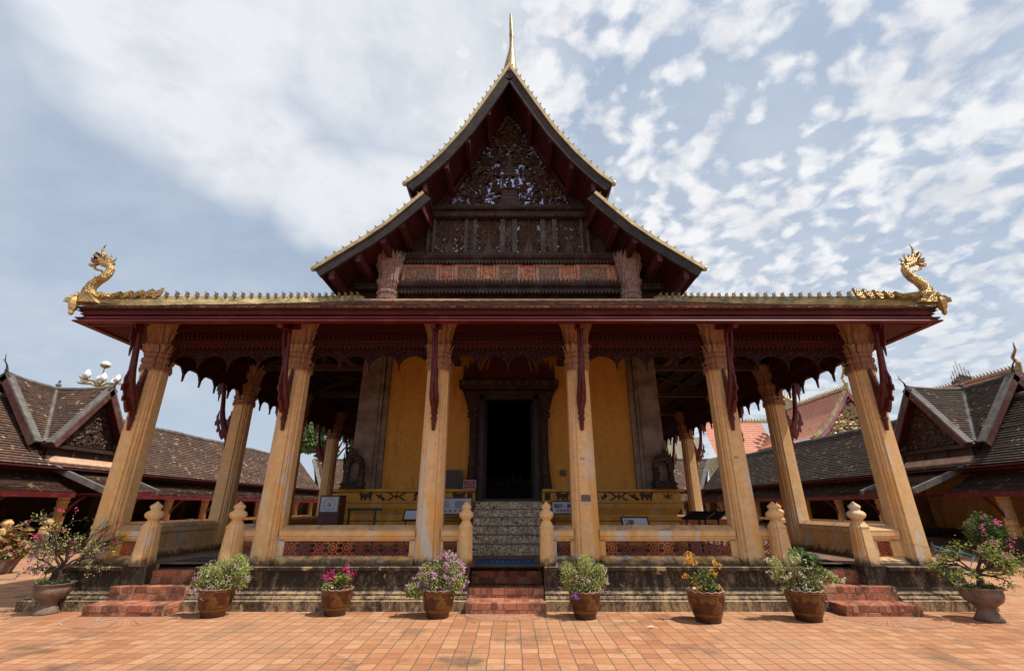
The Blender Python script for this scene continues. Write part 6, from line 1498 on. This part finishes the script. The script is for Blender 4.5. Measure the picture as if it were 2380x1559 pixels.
# red no-photo sign on the ledge and black plaque
a = at(1077, 1115, 12.1); b = at(1105.5, 1136.5, 12.1); SG = empty('sign', ((a.x+b.x)/2, 12.1, b.z), label='small maroon no-photo sign with white lettering left of the doorway', cat='sign')
mb = MB(); mb.box(a.x, b.x, 12.1, 12.115, b.z, a.z); mb.build('sign_board', SIGNR, SG)
mb = MB()
for (x0, x1, z0, z1) in ((a.x, b.x, a.z-.008, a.z), (a.x, b.x, b.z, b.z+.008), (a.x, a.x+.008, b.z, a.z), (b.x-.008, b.x, b.z, a.z)): mb.box(x0, x1, 12.095, 12.0985, z0, z1)
mb.build('sign_border', SIGNW, SG)
def lao(mb, x, z, h, kind):
    y = 12.094; r = h*.30
    def arc(cx, cz, r, a0, a1, n=8): mb.tube([(cx+r*math.cos(a0+(a1-a0)*i/n), y, cz+r*math.sin(a0+(a1-a0)*i/n)) for i in range(n+1)], h*.07, 4)
    K = {0: lambda: (arc(x, z, r, 0, 2*PI), mb.tube([(x+r, y, z), (x+r, y, z+h*.5)], h*.07, 4)), 1: lambda: (arc(x, z, r, -PI, 0), mb.tube([(x-r, y, z), (x-r, y, z+h*.3)], h*.07, 4), mb.tube([(x+r, y, z), (x+r, y, z+h*.3)], h*.07, 4)),
         2: lambda: (arc(x, z, r, 0, PI), mb.tube([(x+r, y, z), (x+r, y, z-h*.35)], h*.07, 4), arc(x-r*.6, z-h*.1, r*.4, 0, 2*PI)), 3: lambda: (arc(x, z+h*.05, r, PI*.2, PI*1.6), arc(x, z-h*.12, r*.45, 0, 2*PI))}
    K[kind % 4]()
    if kind > 3: arc(x, z+h*.62, r*.5, 0, PI)
mb = MB(); cx_ = (a.x+b.x)/2; H_ = a.z-b.z
for i, k in enumerate((1, 6, 0, 1, 3, 6, 2, 1, 3)): lao(mb, cx_-.075+i*.019, b.z+H_*.80, .022, k)
for i, k in enumerate((2, 1, 3, 0, 1, 2, 3, 0, 5, 1, 2, 6, 0, 3, 1, 4, 2)): lao(mb, cx_-.128+i*.016, b.z+H_*.57, .019, k)
mb.build('script_lettering', SIGNW, SG)
text(SG, 'NO PHOTO FROM OUTSIDE', (cx_, 12.094, b.z+H_*.35), .023, SIGNW); text(SG, 'TO INSIDE PLEASE', (cx_, 12.094, b.z+H_*.16), .023, SIGNW)
a = at(1036, 1092, 12.42); b = at(1075, 1136, 12.42); PL = empty('stone_plaque', ((a.x+b.x)/2, 12.4, b.z), label='black stone tablet with faint gilt inscription on the wall left of the door', cat='plaque')
mb = MB(); w2, h2 = (b.x-a.x)/2, a.z-b.z; cxp = (a.x+b.x)/2
pl = [(-w2, 0), (w2, 0), (w2, h2*.55), (w2*.85, h2*.75), (w2*.9, h2), (-w2, h2)]; mb.prism(pl, (cxp, 12.40, b.z), (1, 0, 0), (0, 0, 1), .06); mb.build('tablet', simple('black_stone', (.012, .011, .010), .4, 0, .2, 5, 0), PL)
mb = MB(); rr = random.Random(4)
for k in range(13):
    x = cxp-w2*.85
    while x < cxp+w2*.75:
        l = rr.uniform(.012, .05); mb.box(x, x+l, 12.362, 12.366, b.z+h2*(.93-k*.066), b.z+h2*(.93-k*.066)+.008); x += l+.012
mb.build('inscription', simple('dull_gilt', (.10, .06, .03), .7, 0, .2, 10, 0), PL)
# wall boxes and column plates
for px_, py_, Y_, lab in ((1309, 1098, 12.42, 'small dark wall box right of the doorway'),):
    a = at(px_, py_, Y_); m = MB(); m.box(a.x-.07, a.x+.07, Y_, Y_+.08, a.z-.07, a.z+.07); bevel(tagged(m, 'wall_box', MAROON, lab, 'wall box'), .008)
a = at(1361, 1157, 9.08); PT = empty('metal_plate', (a.x, 9.08, a.z), label='small grey metal plate low on the fourth column', cat='plate')
m = MB(); m.box(a.x-.09, a.x+.09, 9.075, 9.09, a.z-.06, a.z+.06); bevel(m.build('plate', simple('scratched_metal', (.12, .09, .08), .5, .4, .4, 30, .2), PT), .004)
m = MB(); m.prism([(-.085, -.06), (.09, -.06), (.08, -.10), (.0, -.125), (-.07, -.11)][::-1], (a.x, 9.082, a.z), (1, 0, 0), (0, 0, 1), .01); m.build('mortar_patch', simple('grey_patch', (.48, .42, .38), .9, 0, .1, 10), PT)
for px_, py_, lab in ((1353, 1065, 'tiny brass label on the fourth column'), (2017-0*0 if False else 1711, 1062, 'tiny brass label on the fifth column')):
    a = at(px_, py_, 9.09); m = MB(); m.box(a.x-.045, a.x+.045, 9.085, 9.10, a.z-.02, a.z+.02); m.box(a.x-.015, a.x+.015, 9.08, 9.09, a.z-.012, a.z+.012); bevel(tagged(m, 'brass_label', GOLDD, lab, 'label'), .003)
# inside the hall: altar with small gilded figures
AL = empty('altar', (0, 24, 1.77), label='dark altar with small gilded images deep inside the doorway', cat='altar')
mb = MB(); mb.box(-1.6, 1.6, 23.6, 25, 1.77, 2.5); mb.mark(); mb.box(-1.1, 1.1, 24.2, 25.5, 2.5, 3.0); mb.build_parts('altar_step', MAROON, AL)
rr = random.Random(6)
for k in range(14):
    x = -1.4+.215*k; m = MB(); s = rr.uniform(.2, .5); m.lathe([(.5*s, 0), (.55*s, .15*s), (.25*s, .3*s), (.3*s, .7*s), (.34*s, .9*s), (.12*s, 1.1*s), (.15*s, 1.3*s), (.02, 1.6*s)], (x, 23.9, 2.5), 10); m.build('gilded_image', GOLD, AL)
# black hoses, blue cord, fallen leaf and petal
hz_ = [at(2157, 1262, 9.02), at(2170, 1290, 8.95), at(2185, 1318, 8.9), Vector((atz(2202, 1352, .42).x, 8.8, .44)), Vector((7.62, 8.72, .26)), Vector((7.90, 8.62, .12)), atz(2272, 1418, .02), atz(2285, 1425, .015)]
for dx, lab in ((0, 'thin black hose hanging from the right corner column down to the paving, left strand'), (.03, 'thin black hose hanging from the right corner column down to the paving, right strand')):
    m = MB(); m.tube([p+Vector((dx*(1+i*.35), dx*.4-.05, 0)) for i, p in enumerate(hz_)], .017, 6); tagged(m, 'hose', BLACK, lab, 'hose', 'black hoses at the right corner')
BLU = simple('cyan_cord', (.05, .32, .42), .5, 0, .1, 5, 0)
m = MB(); m.tube([at(2172, 1268, 8.9), at(2200, 1278, 8.8), at(2235, 1284, 8.65), at(2264, 1291, 8.5), at(2258, 1304, 8.5), at(2254, 1320, 8.5)], [.007, .009, .010, .010, .009, .004], 6); tagged(m, 'cord', BLU, 'bright blue cord tying the bush to the right corner column', 'cord')
m = MB(); rr = random.Random(12)
p = at(2290, 1300, 8.5); pts = [p, at(2230, 1292, 8.6), at(2190, 1280, 8.8), at(2150, 1270, 8.95), at(2115, 1262, 9.0)]; m.tube(pts, [.010, .008, .006, .004, .002], 5)
for k in range(14): q = pts[1].lerp(pts[4], rr.random()); m.tube([q, q+Vector((rr.uniform(-.1, .05), 0, rr.uniform(-.08, .04))), q+Vector((rr.uniform(-.2, .0), 0, rr.uniform(-.16, .05)))], [.004, .003, .001], 4)
tagged(m, 'dry_twig', BARK, 'bare twig reaching left from the right urn to the corner column', 'twig')
for px_, py_, mt_, lab, sz in ((1513, 1457, simple('dry_leaf', (.62, .50, .32), .8, 0, .2, 20), 'dry curled leaf on the paving', .06), (669, 1422, PMAG, 'fallen magenta petal on the paving', .03), (1013+0, 1000, None, '', 0)):
    if mt_ is None: continue
    a = atz(px_, py_, .01); m = MB(); m.face([a+Vector((-sz, 0, .0)), a+Vector((-sz*.2, -sz*.5, .012)), a+Vector((sz, 0, .004)), a+Vector((sz*.1, sz*.5, .022))]); m.face([a+Vector((-sz, 0, .0)), a+Vector((sz*.1, sz*.5, .022)), a+Vector((-sz*.4, sz*.4, .01))]); tagged(m, 'fallen_leaf' if 'leaf' in lab else 'fallen_petal', mt_, lab, 'leaf' if 'leaf' in lab else 'petal')
